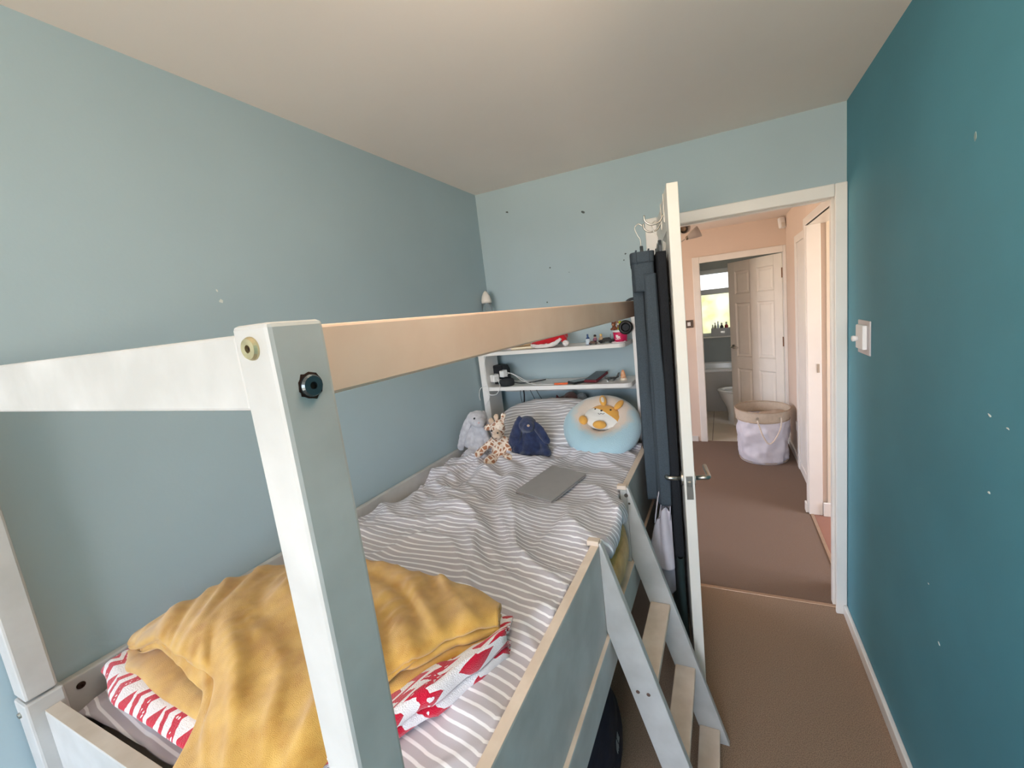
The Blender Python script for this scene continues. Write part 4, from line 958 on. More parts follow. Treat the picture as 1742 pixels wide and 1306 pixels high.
# ------------------------------------------------------------------ shelf unit at the bed head
su = thing('shelf_unit', 'white two shelf headboard unit above the pillow', 'shelf unit', (-0.84, 2.06, 0.93))
def shelf(z0, z1, x0, x1):
    pts = [(x0, 2.165), (x0, 1.952)]
    for k in range(7):
        a = -math.pi/2 + math.pi/2*k/6; pts.append((x1-0.035+0.035*math.cos(a), 1.987+0.035*math.sin(a)))
    pts.append((x1, 2.165))
    b = NB(); prism(b, pts, 'z', z0, z1); return b
shw = mat('shelf_white_laminate', (238, 236, 234), 0.5, nscale=8, namt=0.02)
obj('shelf', shelf(1.4155, 1.435, -1.295, -0.442), shw, su); obj('shelf', shelf(1.214, 1.235, -1.276, -0.424), shw, su)
obj('upright', box(NB(), (-1.292, 1.958, 0.93), (-1.252, 2.105, 1.4150), 0.003), shw, su)
obj('upright', box(NB(), (-0.402, 1.958, 0.93), (-0.380, 2.105, 1.575), 0.003), shw, su)
obj('back_batten', box(NB(), (-1.252, 2.150, 1.165), (-0.402, 2.170, 1.2135), 0.002), bedwhite, su)
obj('back_batten', box(NB(), (-0.43, 2.120, 1.235), (-0.402, 2.140, 1.56), 0.002), bedwhite, su)

# things on the lower shelf (top z 1.235)
def onshelf(name, lab, cat, x, y, z=1.2355, rz=0, **k): return thing(name, lab, cat, (x, y, z), (0, 0, R(rz)), **k)
ex = onshelf('extension_block', 'black upright power extension block at the left end of the shelf', 'power strip', -1.215, 2.07, rz=-12)
b = NB(); prism(b, [(-0.036, 0.0), (0.036, 0.0), (0.036, 0.085), (0.020, 0.112), (-0.036, 0.112)], 'x', -0.040, 0.040); bmesh.ops.bevel(b, geom=list(b.edges), offset=0.004, segments=2, affect='EDGES')
obj('body', b, blackp, ex, world=False)
for x, z in ((-0.015, 0.03), (0.018, 0.03)): obj('usb_port', box(NB(), (x-0.006, -0.0375, z-0.003), (x+0.006, -0.0355, z+0.003)), mat('usb_white', (220, 220, 220), 0.5), ex, world=False)
wcab = mat('white_cable_rubber', (236, 236, 236), 0.5, nscale=60, namt=0.01)
bcab = mat('black_cable_rubber', (24, 26, 30), 0.5, nscale=60, namt=0.05)
def plug(lab, x, y, z, rz, sc=1.0):
    t = onshelf('usb_charger', lab, 'charger', x, y, z, rz)
    obj('body', box(NB(), (-0.019*sc, -0.022*sc, -0.021*sc), (0.019*sc, 0.018*sc, 0.021*sc), 0.006*sc, None, 3), whitep, t, world=False)
    obj('face_ring', box(NB(), (-0.020*sc, 0.010*sc, -0.0225*sc), (0.020*sc, 0.014*sc, 0.0225*sc), 0.003*sc), mat('plug_seam', (214, 214, 216), 0.4), t, world=False)
    obj('pins', box(NB(), (-0.004*sc, 0.017*sc, -0.002*sc), (0.004*sc, 0.030*sc, 0.008*sc)), steel, t, world=False)
plug('white plug charger low on the extension block with cable leaving its side', -1.222, 2.000, 1.280, -25, 1.05)
plug('white plug charger higher on the black extension block over the round speaker', -1.166, 2.008, 1.303, -15, 0.9)
pk = onshelf('round_speaker', 'round black fabric puck speaker standing on the shelf', 'speaker', -1.140, 1.992)
obj('body', lathe(NB(), [(0, 0), (0.036, 0), (0.040, 0.006), (0.040, 0.030), (0.036, 0.037), (0, 0.038)], 36), mat('dark_speaker_mesh', (36, 40, 46), 0.8, nscale=300, namt=0.3), pk, world=False, smooth=True)
obj('top_cap', lathe(NB(), [(0, 0.0385), (0.033, 0.0385), (0.034, 0.037), (0, 0.037)], 36), blackp, pk, world=False)
def cable(lab, pts, m, r=0.0017, cat='cable', grp=None):
    o = obj('cable', tube(NB(), spline(pts, 10), r, 8), m, smooth=True); return tag(o, lab, cat, grp)
cable('white cable running from the upper charger along the shelf to the orange tag', [(-1.148, 1.995, 1.305), (-1.125, 1.985, 1.312), (-1.08, 1.98, 1.295), (-1.03, 1.975, 1.262), (-0.96, 1.975, 1.240), (-0.90, 1.975, 1.238), (-0.845, 1.972, 1.2385)], wcab)
cable('second white cable arching behind the first towards the shelf back', [(-1.147, 2.000, 1.298), (-1.12, 2.01, 1.303), (-1.08, 2.03, 1.275), (-1.03, 2.05, 1.24), (-1.0, 2.08, 1.2372)], wcab)
cable('short black cable lying behind the puck speaker', [(-1.10, 2.0, 1.252), (-1.07, 2.02, 1.242), (-1.03, 2.05, 1.2385), (-0.99, 2.09, 1.2385), (-0.96, 2.13, 1.2385)], bcab, 0.003)
cable('white cable looping off the left shelf end down towards the rabbit', [(-1.208, 1.978, 1.285), (-1.185, 1.965, 1.275), (-1.165, 1.945, 1.24), (-1.185, 1.938, 1.20), (-1.225, 1.935, 1.195), (-1.26, 1.935, 1.22)], wcab)
cable('thin white cable hanging from the red pack over the shelf edge', [(-1.188, 1.99, 1.438), (-1.215, 1.955, 1.437), (-1.235, 1.945, 1.410), (-1.25, 1.943, 1.35), (-1.248, 1.943, 1.28), (-1.24, 1.943, 1.23), (-1.235, 1.935, 1.18), (-1.262, 1.93, 1.14)], wcab)
cable('white cable bulging out left of the shelf upright', [(-1.255, 1.945, 1.245), (-1.285, 1.935, 1.235), (-1.298, 1.93, 1.20), (-1.296, 1.93, 1.165)], wcab)
cable('thick black lead hanging under the shelf behind the pillow', [(-1.105, 2.11, 1.2), (-1.098, 2.10, 1.15), (-1.105, 2.09, 1.10), (-1.15, 2.08, 1.05), (-1.19, 2.07, 1.01), (-1.21, 2.07, 0.97)], bcab, 0.0045)
cable('leftmost thin black lead hanging under the shelf', [(-1.135, 2.13, 1.2), (-1.137, 2.13, 1.14), (-1.13, 2.13, 1.08), (-1.12, 2.12, 1.0)], bcab, 0.0016)
cable('thin black lead slanting down right of the thick one', [(-1.08, 2.13, 1.2), (-1.05, 2.13, 1.13), (-1.02, 2.13, 1.06), (-1.0, 2.12, 1.0)], bcab, 0.002)
cable('rightmost thin black lead slanting down behind the pillow', [(-1.04, 2.13, 1.2), (-1.005, 2.13, 1.13), (-0.965, 2.13, 1.08), (-0.94, 2.12, 1.03)], bcab, 0.002)
og = onshelf('cable_tag', 'flat orange tag on the white cable beside the black phone', 'cable tag', -0.800, 1.972, 1.2365, 4)
obj('body', box(NB(), (-0.040, -0.007, 0), (0.036, 0.007, 0.009), 0.002), mat('orange_plastic', (240, 108, 52), 0.5, nscale=20, namt=0.03), og, world=False)
obj('connector', box(NB(), (0.036, -0.004, 0.001), (0.072, 0.004, 0.007), 0.001), blackp, og, world=False)
ph = onshelf('smartphone', 'black phone leaning flat on the shelf beside the orange tag', 'phone', -0.700, 2.030, 1.2375, -42, group='phones on the lower shelf')
obj('body', box(NB(), (-0.036, -0.074, 0), (0.036, 0.074, 0.010), 0.004), blackp, ph, world=False)
obj('screen', box(NB(), (-0.032, -0.069, 0.0100), (0.032, 0.069, 0.0108), 0.0003, seg=1), mat('dark_screen_glass', (52, 58, 62), 0.12, 0.6, nscale=4, namt=0.1), ph, world=False)
ph = onshelf('smartphone', 'phone in a dark red case lying next to the toy plane', 'phone', -0.628, 2.050, 1.2375, -12, group='phones on the lower shelf')
ph.rotation_euler = (R(9), 0, R(-12)); ph.location.z = 1.2490
obj('case', box(NB(), (-0.038, -0.072, 0), (0.038, 0.072, 0.016), 0.006), mat('dark_red_case', (112, 34, 44), 0.5, nscale=20, namt=0.05), ph, world=False)
obj('screen', box(NB(), (-0.034, -0.067, 0.0158), (0.034, 0.067, 0.0168), 0.0003, seg=1), MATS['dark_screen_glass'], ph, world=False)
pl = onshelf('toy_plane', 'small black toy plane with raised tail on the shelf', 'toy', -0.540, 2.040, 1.2365, 12, group=None)
dtoy = mat('black_toy_plastic', (44, 46, 44), 0.5, nscale=60, namt=0.15)
obj('fuselage', tube(NB(), [(-0.038, 0, 0.013), (-0.03, 0, 0.012), (-0.01, 0, 0.012), (0.02, 0, 0.013), (0.036, 0, 0.018)], [0.001, 0.004, 0.006, 0.005, 0.002], 10), dtoy, pl, world=False, smooth=True)
b = NB(); prism(b, [(-0.012, 0.0), (0.016, -0.032), (0.022, -0.032), (0.014, 0.0), (0.022, 0.032), (0.016, 0.032)], 'z', 0.0105, 0.0125); obj('wing', b, dtoy, pl, world=False)
b = NB(); prism(b, [(0.020, 0.015), (0.036, 0.016), (0.042, 0.040), (0.032, 0.038)], 'y', -0.0012, 0.0012); obj('tail_fin', b, dtoy, pl, world=False)
for x, y in ((-0.02, 0), (0.01, -0.012), (0.01, 0.012)): obj('wheel', lathe(NB(), [(0, -0.002), (0.004, -0.002), (0.004, 0.002), (0, 0.002)], 12, Matrix.Translation((x, y, 0.004)) @ Matrix.Rotation(R(90), 4, 'X')), blackp, pl, world=False)
bd = obj('bead', ell(NB(), (-0.553, 1.995, 1.2405), (0.005, 0.005, 0.0048), None, 2), whitep, smooth=True); tag(bd, 'tiny white bead lying in front of the toy plane', 'bead')
cn_ = onshelf('toy_cone', 'little orange and white pointed toy at the right shelf end', 'toy', -0.482, 2.045)
obj('body', lathe(NB(), [(0, 0.012), (0.014, 0.012), (0.013, 0.024), (0.010, 0.040), (0.006, 0.051), (0, 0.054)], 20), mat('orange_toy', (226, 140, 84), 0.6, nscale=70, col2=(240, 196, 160)), cn_, world=False, smooth=True)
obj('base', lathe(NB(), [(0, 0), (0.018, 0), (0.019, 0.004), (0.016, 0.012), (0, 0.013)], 20), mat('cream_toy_base', (244, 228, 206), 0.6), cn_, world=False, smooth=True)

# things on the upper shelf (top z 1.435)
UZ = 1.4355
sl = onshelf('glitter_lamp', 'slim lamp with white bullet cap and clear glass body in the corner', 'lamp', -1.272, 2.095, UZ)
obj('base', lathe(NB(), [(0, 0), (0.030, 0), (0.030, 0.02), (0.022, 0.05), (0, 0.05)], 28), whitep, sl, world=False, smooth=True)
gm = bpy.data.materials.new('clear_glass'); gm.use_nodes = True; q = gm.node_tree.nodes['Principled BSDF']
q.inputs['Base Color'].default_value = (0.80, 0.86, 0.88, 1); q.inputs['Roughness'].default_value = 0.08; q.inputs['Transmission Weight'].default_value = 0.85; q.inputs['IOR'].default_value = 1.3
obj('glass_body', lathe(NB(), [(0, 0.051), (0.023, 0.051), (0.029, 0.12), (0.030, 0.20), (0.029, 0.279), (0, 0.279)], 28), gm, sl, world=False, smooth=True)
obj('cap', lathe(NB(), [(0, 0.280), (0.030, 0.280), (0.0295, 0.295), (0.024, 0.320), (0.014, 0.340), (0.004, 0.350), (0, 0.351)], 28), mat('white_lamp_cap', (238, 228, 218), 0.4, nscale=20, namt=0.01), sl, world=False, smooth=True)
for k, (x, y, lab) in enumerate(((-1.180, 2.005, 'small red and white pack nearest the lamp on the upper shelf'), (-1.135, 2.055, 'small red topped pack next to the notebooks on the upper shelf'))):
    t = onshelf('small_packet', lab, 'packet', x, y, UZ, 8*k, group='red packets on the upper shelf')
    obj('box', box(NB(), (-0.018, -0.012, 0), (0.018, 0.012, 0.012), 0.002), mat('packet_white', (236, 222, 222), 0.6), t, world=False)
    obj('lid', box(NB(), (-0.0185, -0.0125, 0.0122), (0.0185, 0.0125, 0.020), 0.002), mat('packet_red', (200, 40, 58), 0.5, nscale=30, namt=0.05), t, world=False)
nb_ = onshelf('notebook', 'tan notebook lying flat with its white page edge showing', 'notebook', -1.03, 2.060, UZ, 12)
tan = mat('kraft_card', (186, 156, 118), 0.8, nscale=40, namt=0.06)
obj('cover', box(NB(), (-0.074, -0.055, 0), (0.074, 0.055, 0.0025), 0.001, seg=1), tan, nb_, world=False); obj('cover', box(NB(), (-0.074, -0.055, 0.0125), (0.074, 0.055, 0.015), 0.001, seg=1), tan, nb_, world=False)
obj('pages', box(NB(), (-0.072, -0.0535, 0.0026), (0.070, 0.053, 0.0124)), mat('paper_edge', (240, 230, 206), 0.8, nscale=200, namt=0.05), nb_, world=False)
kb = onshelf('card_box', 'small open tan card box on top of the notebook', 'box', -1.035, 2.065, UZ+0.0152, 14)
obj('tray', box(NB(), (-0.055, -0.028, 0), (0.050, 0.032, 0.020), 0.002), tan, kb, world=False); obj('flap', box(NB(), (0.030, -0.034, 0.001), (0.052, -0.0285, 0.030), 0.001, seg=1), tan, kb, world=False)
ht = thing('santa_hat', 'red festive hat with white fur trim and bobbles crumpled on the upper shelf', 'hat', (-0.86, 2.03, UZ))
b = NB(); ell(b, (-0.880, 2.035, 1.474), (0.100, 0.060, 0.032), (0, -6, 0)); ell(b, (-0.84, 2.055, 1.500), (0.060, 0.045, 0.030)); ell(b, (-0.795, 2.035, 1.490), (0.035, 0.030, 0.026))
chain(b, [(-0.80, 2.02, 1.50), (-0.775, 2.005, 1.475), (-0.765, 1.995, 1.456)], [0.026, 0.020, 0.012])
hatred = mat('red_felt', (196, 16, 34), 0.9, nscale=14, namt=0.12, bump=0.3, bscale=200, sheen=0.3)
obj('crown', blob(b, 0.006, 4, 0.004, 26), hatred, ht, smooth=True)
fur = mat('white_fur_trim', (240, 234, 234), 0.95, nscale=60, namt=0.04, bump=0.8, bscale=240, sheen=0.4)
b = NB(); chain(b, [(-0.965, 2.01, 1.452), (-0.93, 1.985, 1.447), (-0.885, 1.975, 1.447), (-0.845, 1.975, 1.449), (-0.81, 1.98, 1.458), (-0.79, 1.985, 1.474)], [0.012, 0.011, 0.012, 0.012, 0.012, 0.011])
obj('fur_trim', blob(b, 0.005, 3, 0.003, 70), fur, ht, smooth=True)
b = NB(); ell(b, (-0.757, 1.985, 1.4535), 0.018); obj('bobble', blob(b, 0.004, 2, 0.003, 80), fur, ht, smooth=True)
b = NB(); ell(b, (-0.958, 1.990, 1.478), 0.011); obj('bobble', blob(b, 0.004, 2, 0.002, 80), fur, ht, smooth=True)
bo = onshelf('glue_bottle', 'little bottle with white label and blue nozzle cap', 'bottle', -0.640, 2.000, UZ)
obj('body', lathe(NB(), [(0, 0), (0.012, 0), (0.0125, 0.003), (0.0125, 0.028), (0.010, 0.031), (0, 0.031)], 20), mat('pale_blue_label', (206, 218, 230), 0.5, nscale=20, namt=0.02), bo, world=False, smooth=True)
obj('cap', lathe(NB(), [(0, 0.031), (0.010, 0.031), (0.009, 0.036), (0.005, 0.039), (0.005, 0.053), (0.0035, 0.055), (0, 0.055)], 16), mat('blue_cap', (50, 82, 130), 0.4, nscale=20, namt=0.03), bo, world=False, smooth=True)
obj('foot_ring', lathe(NB(), [(0, 0), (0.0128, 0), (0.0128, 0.003), (0, 0.003)], 20), MATS['blue_cap'], bo, world=False)
def figurine(lab, x, y, hair, torso, legs, rz):
    t = onshelf('toy_figure', lab, 'figurine', x, y, UZ, rz, group='tiny toy figures on the upper shelf')
    obj('legs', box(NB(), (-0.006, -0.004, 0), (0.006, 0.004, 0.016), 0.001), mat('fig_'+lab[:9]+'_legs', legs, 0.5), t, world=False)
    b = NB(); prism(b, [(-0.008, 0.016), (0.008, 0.016), (0.006, 0.031), (-0.006, 0.031)], 'y', -0.004, 0.004); obj('torso', b, mat('fig_'+lab[:9]+'_torso', torso, 0.5), t, world=False)
    obj('head', lathe(NB(), [(0, 0.031), (0.0055, 0.032), (0.006, 0.036), (0.0055, 0.041), (0, 0.042)], 16), mat('fig_face', (232, 190, 160), 0.5), t, world=False, smooth=True)
    obj('hair', lathe(NB(), [(0.0066, 0.037), (0.007, 0.042), (0.005, 0.047), (0, 0.048)], 16), mat('fig_'+lab[:9]+'_hair', hair, 0.5), t, world=False, smooth=True)
    for s in (-1, 1): obj('arm', tube(NB(), [(s*0.0075, 0, 0.029), (s*0.010, -0.002, 0.022), (s*0.009, -0.006, 0.018)], 0.0022, 8), MATS['fig_'+lab[:9]+'_torso'], t, world=False)
figurine('dark haired tiny figure in purple standing behind the small toy buggy', -0.610, 2.03, (40, 28, 30), (150, 100, 120), (90, 60, 70), -10)
figurine('blond tiny figure in tan standing behind the black model buggy', -0.585, 2.055, (226, 190, 110), (190, 160, 120), (120, 90, 70), 10)
bg_ = onshelf('toy_buggy', 'dark model buggy with aerial in front of the pink tub', 'toy', -0.552, 2.045, UZ, -8)
b = NB(); prism(b, [(-0.040, 0.006), (0.040, 0.006), (0.042, 0.014), (0.020, 0.017), (0.008, 0.026), (-0.015, 0.026), (-0.022, 0.016), (-0.042, 0.014)], 'y', -0.016, 0.016); obj('body', b, dtoy, bg_, world=False)
for x in (-0.026, 0.026):
    for y in (-0.018, 0.018): obj('wheel', lathe(NB(), [(0, -0.004), (0.008, -0.004), (0.009, 0), (0.008, 0.004), (0, 0.004)], 14, Matrix.Translation((x, y, 0.009)) @ Matrix.Rotation(R(90), 4, 'X')), blackp, bg_, world=False)
obj('aerial', tube(NB(), [(0.02, 0, 0.018), (0.022, 0, 0.044)], 0.0008, 6), dtoy, bg_, world=False)
bc = onshelf('toy_car', 'small brown toy car beside the figures on the shelf', 'toy', -0.612, 1.995, UZ, 20)
brt = mat('brown_toy_plastic', (92, 62, 46), 0.5, nscale=40, namt=0.1)
b = NB(); prism(b, [(-0.022, 0.004), (0.022, 0.004), (0.022, 0.010), (0.010, 0.011), (0.004, 0.018), (-0.012, 0.018), (-0.018, 0.011), (-0.022, 0.010)], 'y', -0.009, 0.009); obj('body', b, brt, bc, world=False)
for x in (-0.013, 0.013):
    for y in (-0.0095, 0.0095): obj('wheel', lathe(NB(), [(0, -0.002), (0.005, -0.002), (0.005, 0.002), (0, 0.002)], 12, Matrix.Translation((x, y, 0.005)) @ Matrix.Rotation(R(90), 4, 'X')), blackp, bc, world=False)
tb = onshelf('pink_tub', 'bright pink sweet tub with white rim at the right shelf end', 'tub', -0.482, 2.055, UZ)
pinkm = mat('hot_pink_plastic', (216, 30, 92), 0.4, nscale=20, namt=0.03)
obj('body', lathe(NB(), [(0, 0), (0.032, 0), (0.037, 0.050), (0, 0.050)], 32), pinkm, tb, world=False, smooth=False)
obj('rim', lathe(NB(), [(0, 0.0505), (0.0375, 0.0505), (0.039, 0.054), (0.0385, 0.060), (0.036, 0.061), (0, 0.061)], 32), whitep, tb, world=False, smooth=True)
for a, z, w, h in ((-112, 0.030, 0.003, 0.008), (-106, 0.032, 0.005, 0.004), (-100, 0.028, 0.003, 0.009), (-108, 0.016, 0.010, 0.002), (-88, 0.026, 0.005, 0.004), (-84, 0.018, 0.004, 0.002)):
    r_ = 0.0325 + 0.005*z/0.05
    M = Matrix.Rotation(R(a+90), 4, 'Z')
    obj('printed_mark', box(NB(), (-w, -r_-0.0008, z-h), (w, -r_+0.0010, z+h), 0.0004, M, 1), mat('white_print', (250, 236, 240), 0.5), tb, world=False)
def minibear(name, lab, x, y, col, muz):
    t = onshelf(name, lab, 'figurine', x, y, UZ+0.0612, -10, group='small animal toys on the pink tub')
    m1 = mat(name+'_fur', col, 0.8, nscale=60, namt=0.08)
    b = NB(); ell(b, (0, 0, 0.012), (0.012, 0.011, 0.013)); ell(b, (0, -0.003, 0.031), (0.012, 0.012, 0.011)); ell(b, (-0.009, 0, 0.041), 0.005); ell(b, (0.009, 0, 0.041), 0.005); ell(b, (-0.012, -0.008, 0.006), 0.006); ell(b, (0.012, -0.008, 0.006), 0.006)
    obj('body', blob(b, 0.0025, 2), m1, t, world=False, smooth=True)
    obj('muzzle', ell(NB(), (0, -0.013, 0.029), (0.006, 0.005, 0.005), None, 2), mat(name+'_muzzle', muz, 0.8), t, world=False, smooth=True)
    for s in (-1, 1): obj('eye', ell(NB(), (s*0.005, -0.013, 0.035), 0.0016, None, 1), blackp, t, world=False)
minibear('toy_bear', 'brown toy bear leaning on the left of the pink tub lid', -0.507, 2.04, (116, 66, 44), (190, 140, 110))
minibear('toy_monkey', 'tan and white toy animal in the middle of the tub lid', -0.487, 2.065, (176, 120, 90), (240, 230, 220))
minibear('toy_frog', 'lime green toy animal beside the headphones on the tub lid', -0.468, 2.035, (186, 206, 40), (220, 226, 90))
lid_ = onshelf('clear_lid', 'clear plastic lid lying under the pink tub edge', 'lid', -0.480, 2.005, UZ)
obj('rim', lathe(NB(), [(0.030, 0), (0.036, 0), (0.036, 0.006), (0.033, 0.006), (0.033, 0.002), (0.030, 0.002)], 32), mat('milky_plastic', (228, 216, 222), 0.3, nscale=20, namt=0.02), lid_, world=False, smooth=True)
obj('disc', lathe(NB(), [(0, 0.0005), (0.031, 0.0005), (0.031, 0.002), (0, 0.002)], 32), MATS['milky_plastic'], lid_, world=False)
# headphones hooked over the guard rail
hp = thing('headphones', 'black over-ear headphones hooked over the far end of the guard rail', 'headphones', (-0.36, 1.93, 1.53))
obj('headband', tube(NB(), spline([(-0.432, 1.935, 1.555), (-0.428, 1.935, 1.60), (-0.405, 1.935, 1.636), (-0.365, 1.935, 1.6445), (-0.335, 1.935, 1.6445), (-0.312, 1.935, 1.628), (-0.302, 1.935, 1.585), (-0.301, 1.935, 1.55)], 8), 0.007, 10), blackp, hp, smooth=True)
for x, s in ((-0.425, 1), (-0.304, -1)):
    M = Matrix.Translation((x, 1.932, 1.512)) @ Vector((0.30*s, -0.95, 0.15)).to_track_quat('Z', 'Y').to_matrix().to_4x4() if s == 1 else Matrix.Translation((x, 1.94, 1.512)) @ Vector((-1, 0, 0)).to_track_quat('Z', 'Y').to_matrix().to_4x4()
    k = 1.0 if s == 1 else 0.8
    e_ = obj('ear_cup', lathe(NB(), [(0, -0.018), (0.020*k, -0.018), (0.030*k, -0.008), (0.032*k, 0.0), (0, 0.0)], 32, M), blackp, hp, smooth=True)
    obj('ear_pad', lathe(NB(), [(0.016*k, 0.002), (0.020*k, 0.012), (0.027*k, 0.014), (0.034*k, 0.008), (0.034*k, 0.0), (0.016*k, 0.0)], 32, M), mat('black_leatherette', (24, 26, 30), 0.4, nscale=40, namt=0.1), e_, smooth=True)
    obj('driver_mesh', lathe(NB(), [(0, 0.003), (0.016*k, 0.003), (0.016*k, 0.0), (0, 0.0)], 24, M), mat('grey_mesh', (52, 56, 62), 0.8, nscale=300, namt=0.3), e_)

# ------------------------------------------------------------------ clothes on the back of the door (door frame: lx along the door, off out from its bed side)
DX = Vector((0.131, -0.70, 0)).normalized(); DO = Vector((-0.70, -0.131, 0)).normalized(); D0 = Vector((-0.281, 2.150, 0))
def dp(lx, off, z): return D0 + DX*lx + DO*off + Vector((0, 0, z))
def garment(lx0, lx1, o0, o1, z1, z0, folds, seed, flare=0.0, n=70, seg=56, power=3.0, waist=1.0):
    """hanging cloth tube: rounded section lx0..lx1 by o0..o1, with vertical folds"""
    P = []
    for i in range(n+1):
        t = i/n; z = z1 + (z0-z1)*t; row = []
        for k in range(seg):
            a = 2*math.pi*k/seg; c, s = math.cos(a), math.sin(a)
            ex = abs(c)**(2/power)*(1 if c > 0 else -1); ey = abs(s)**(2/power)*(1 if s > 0 else -1)
            w = 1 + flare*t
            f = folds*min(1, 0.25+t*1.6)*(0.6*math.sin(3*a + seed + 1.2*noise.noise(Vector((0, z*2.2, seed)))) + noise.noise(Vector((c*1.7+seed, s*1.7, z*2.0))) + 0.5*noise.noise(Vector((c*4+seed, s*4, z*5))))
            lx = (lx0+lx1)/2 + ex*((lx1-lx0)/2*w + f*0.6); of = (o0+o1)/2 + ey*((o1-o0)/2*w) + f*ey
            row.append(dp(lx, max(of, 0.006), z))
        P.append(row)
    b = grid_mesh(P, closed_v=True)
    b.verts.ensure_lookup_table()
    return b
greycloth = mat('charcoal_suiting', (70, 79, 87), 0.9, 0.2, nscale=300, namt=0.12, bump=0.25, bscale=500)
blackcloth = mat('black_suiting', (38, 40, 44), 0.92, 0.15, nscale=300, namt=0.12, bump=0.2, bscale=500)
tr_ = thing('trousers', 'dark grey school trousers hanging from a clip hanger on the door', 'trousers', dp(0.45, 0.09, 1.8))
def open_ends(b): return solid(b, 0.003)
obj('trouser_leg', open_ends(garment(0.34, 0.60, 0.0905, 0.132, 1.72, 0.845, 0.007, 1.0, 0.03, power=9.0)), greycloth, tr_, smooth=True)
obj('trouser_leg', open_ends(garment(0.38, 0.640, 0.046, 0.0895, 1.72, 0.835, 0.007, 4.0, 0.03, power=9.0)), greycloth, tr_, smooth=True)
obj('waist_panel', open_ends(garment(0.35, 0.63, 0.048, 0.130, 1.765, 1.66, 0.003, 2.0, 0.0, 12, power=7.0)), greycloth, tr_, smooth=True)
obj('waistband', open_ends(garment(0.345, 0.634, 0.046, 0.132, 1.80, 1.762, 0.0015, 2.0, 0.0, 6, power=7.0)), greycloth, tr_, smooth=True)
for lx, of in ((0.634, 0.066), (0.632, 0.11), (0.55, 0.130), (0.42, 0.130)):
    obj('belt_loop', tube(NB(), [dp(lx, of, 1.805), dp(lx+0.004, of+0.002, 1.80), dp(lx+0.004, of+0.002, 1.765), dp(lx, of, 1.758)], 0.0035, 6), greycloth, tr_)
gk = thing('coat', 'long black garment hanging flat behind the grey trousers on the door', 'clothing', dp(0.45, 0.03, 1.8))
obj('body', open_ends(garment(0.24, 0.655, 0.007, 0.043, 1.790, 0.62, 0.003, 7.0, 0.0, power=7.0)), blackcloth, gk, smooth=True)
obj('skirt', open_ends(garment(0.22, 0.672, 0.007, 0.045, 0.63, 0.16, 0.004, 7.0, 0.10)), mat('bottle_green_cloth', (26, 44, 44), 0.9, nscale=300, namt=0.1, bump=0.2, bscale=400), gk, smooth=True)
hk = thing('over_door_hook', 'over-door metal hook strap holding the clothes hangers', 'hook', dp(0.40, 0.0, 1.99), group='over-door hooks')
def hook(root, lx):
    obj('strap', solid(grid_mesh([[dp(lx-0.009, -0.039, 1.965), dp(lx+0.009, -0.039, 1.965)], [dp(lx-0.009, -0.039, 1.9975), dp(lx+0.009, -0.039, 1.9975)], [dp(lx-0.009, 0.002, 1.9975), dp(lx+0.009, 0.002, 1.9975)], [dp(lx-0.009, 0.002, 1.90), dp(lx+0.009, 0.002, 1.90)]]), 0.002), steel, root)
    obj('hook_arm', tube(NB(), spline([dp(lx, 0.003, 1.93), dp(lx, 0.02, 1.905), dp(lx, 0.05, 1.900), dp(lx, 0.070, 1.915), dp(lx, 0.072, 1.935)], 6), 0.0035, 8), steel, root, smooth=True)
hook(hk, 0.40)
hk2 = thing('over_door_hook', 'second over-door metal hook strap nearer the free door edge', 'hook', dp(0.56, 0.0, 1.99), group='over-door hooks')
hook(hk2, 0.56)
def hanger(lab, lx, off, zt, zb, half, m):
    t = thing('clip_hanger', lab, 'hanger', dp(lx, off, zt), group='clip hangers on the door')
    pts = [dp(lx, off-0.012, zt+0.006), dp(lx, off+0.004, zt+0.016), dp(lx, off+0.018, zt+0.002), dp(lx, off+0.010, zt-0.025), dp(lx, off, zt-0.045), dp(lx, off, zb+0.02)]
    obj('hook', tube(NB(), spline(pts, 7), 0.0018, 8), steel, t, smooth=True)
    obj('bar', tube(NB(), spline([dp(lx-half, off, zb), dp(lx-half*0.5, off, zb+0.012), dp(lx, off, zb+0.022), dp(lx+half*0.5, off, zb+0.012), dp(lx+half, off, zb)], 6), 0.004, 8), m, t, smooth=True)
    for s in (-1, 1):
        b = NB(); prism(b, [(-0.012, -0.03), (0.012, -0.03), (0.016, 0.012), (0.004, 0.03), (-0.004, 0.03), (-0.016, 0.012)], 'y', -0.006, 0.006)
        M = Matrix.Translation(dp(lx+s*half*0.9, off, zb-0.012)) @ Matrix.Rotation(math.atan2(DX.y, DX.x), 4, 'Z')
        for v in b.verts: v.co = M @ v.co
        bmesh.ops.bevel(b, geom=list(b.edges), offset=0.002, segments=1, affect='EDGES')
        obj('clip', b, mat('black_clip', (50, 56, 62), 0.35, nscale=40, namt=0.05), t)
hanger('hanger with black clips gripping the grey trousers', 0.49, 0.090, 1.905, 1.805, 0.125, blackp)
hanger('white plastic hanger carrying the long black garment', 0.50, 0.026, 1.905, 1.815, 0.13, whitep)
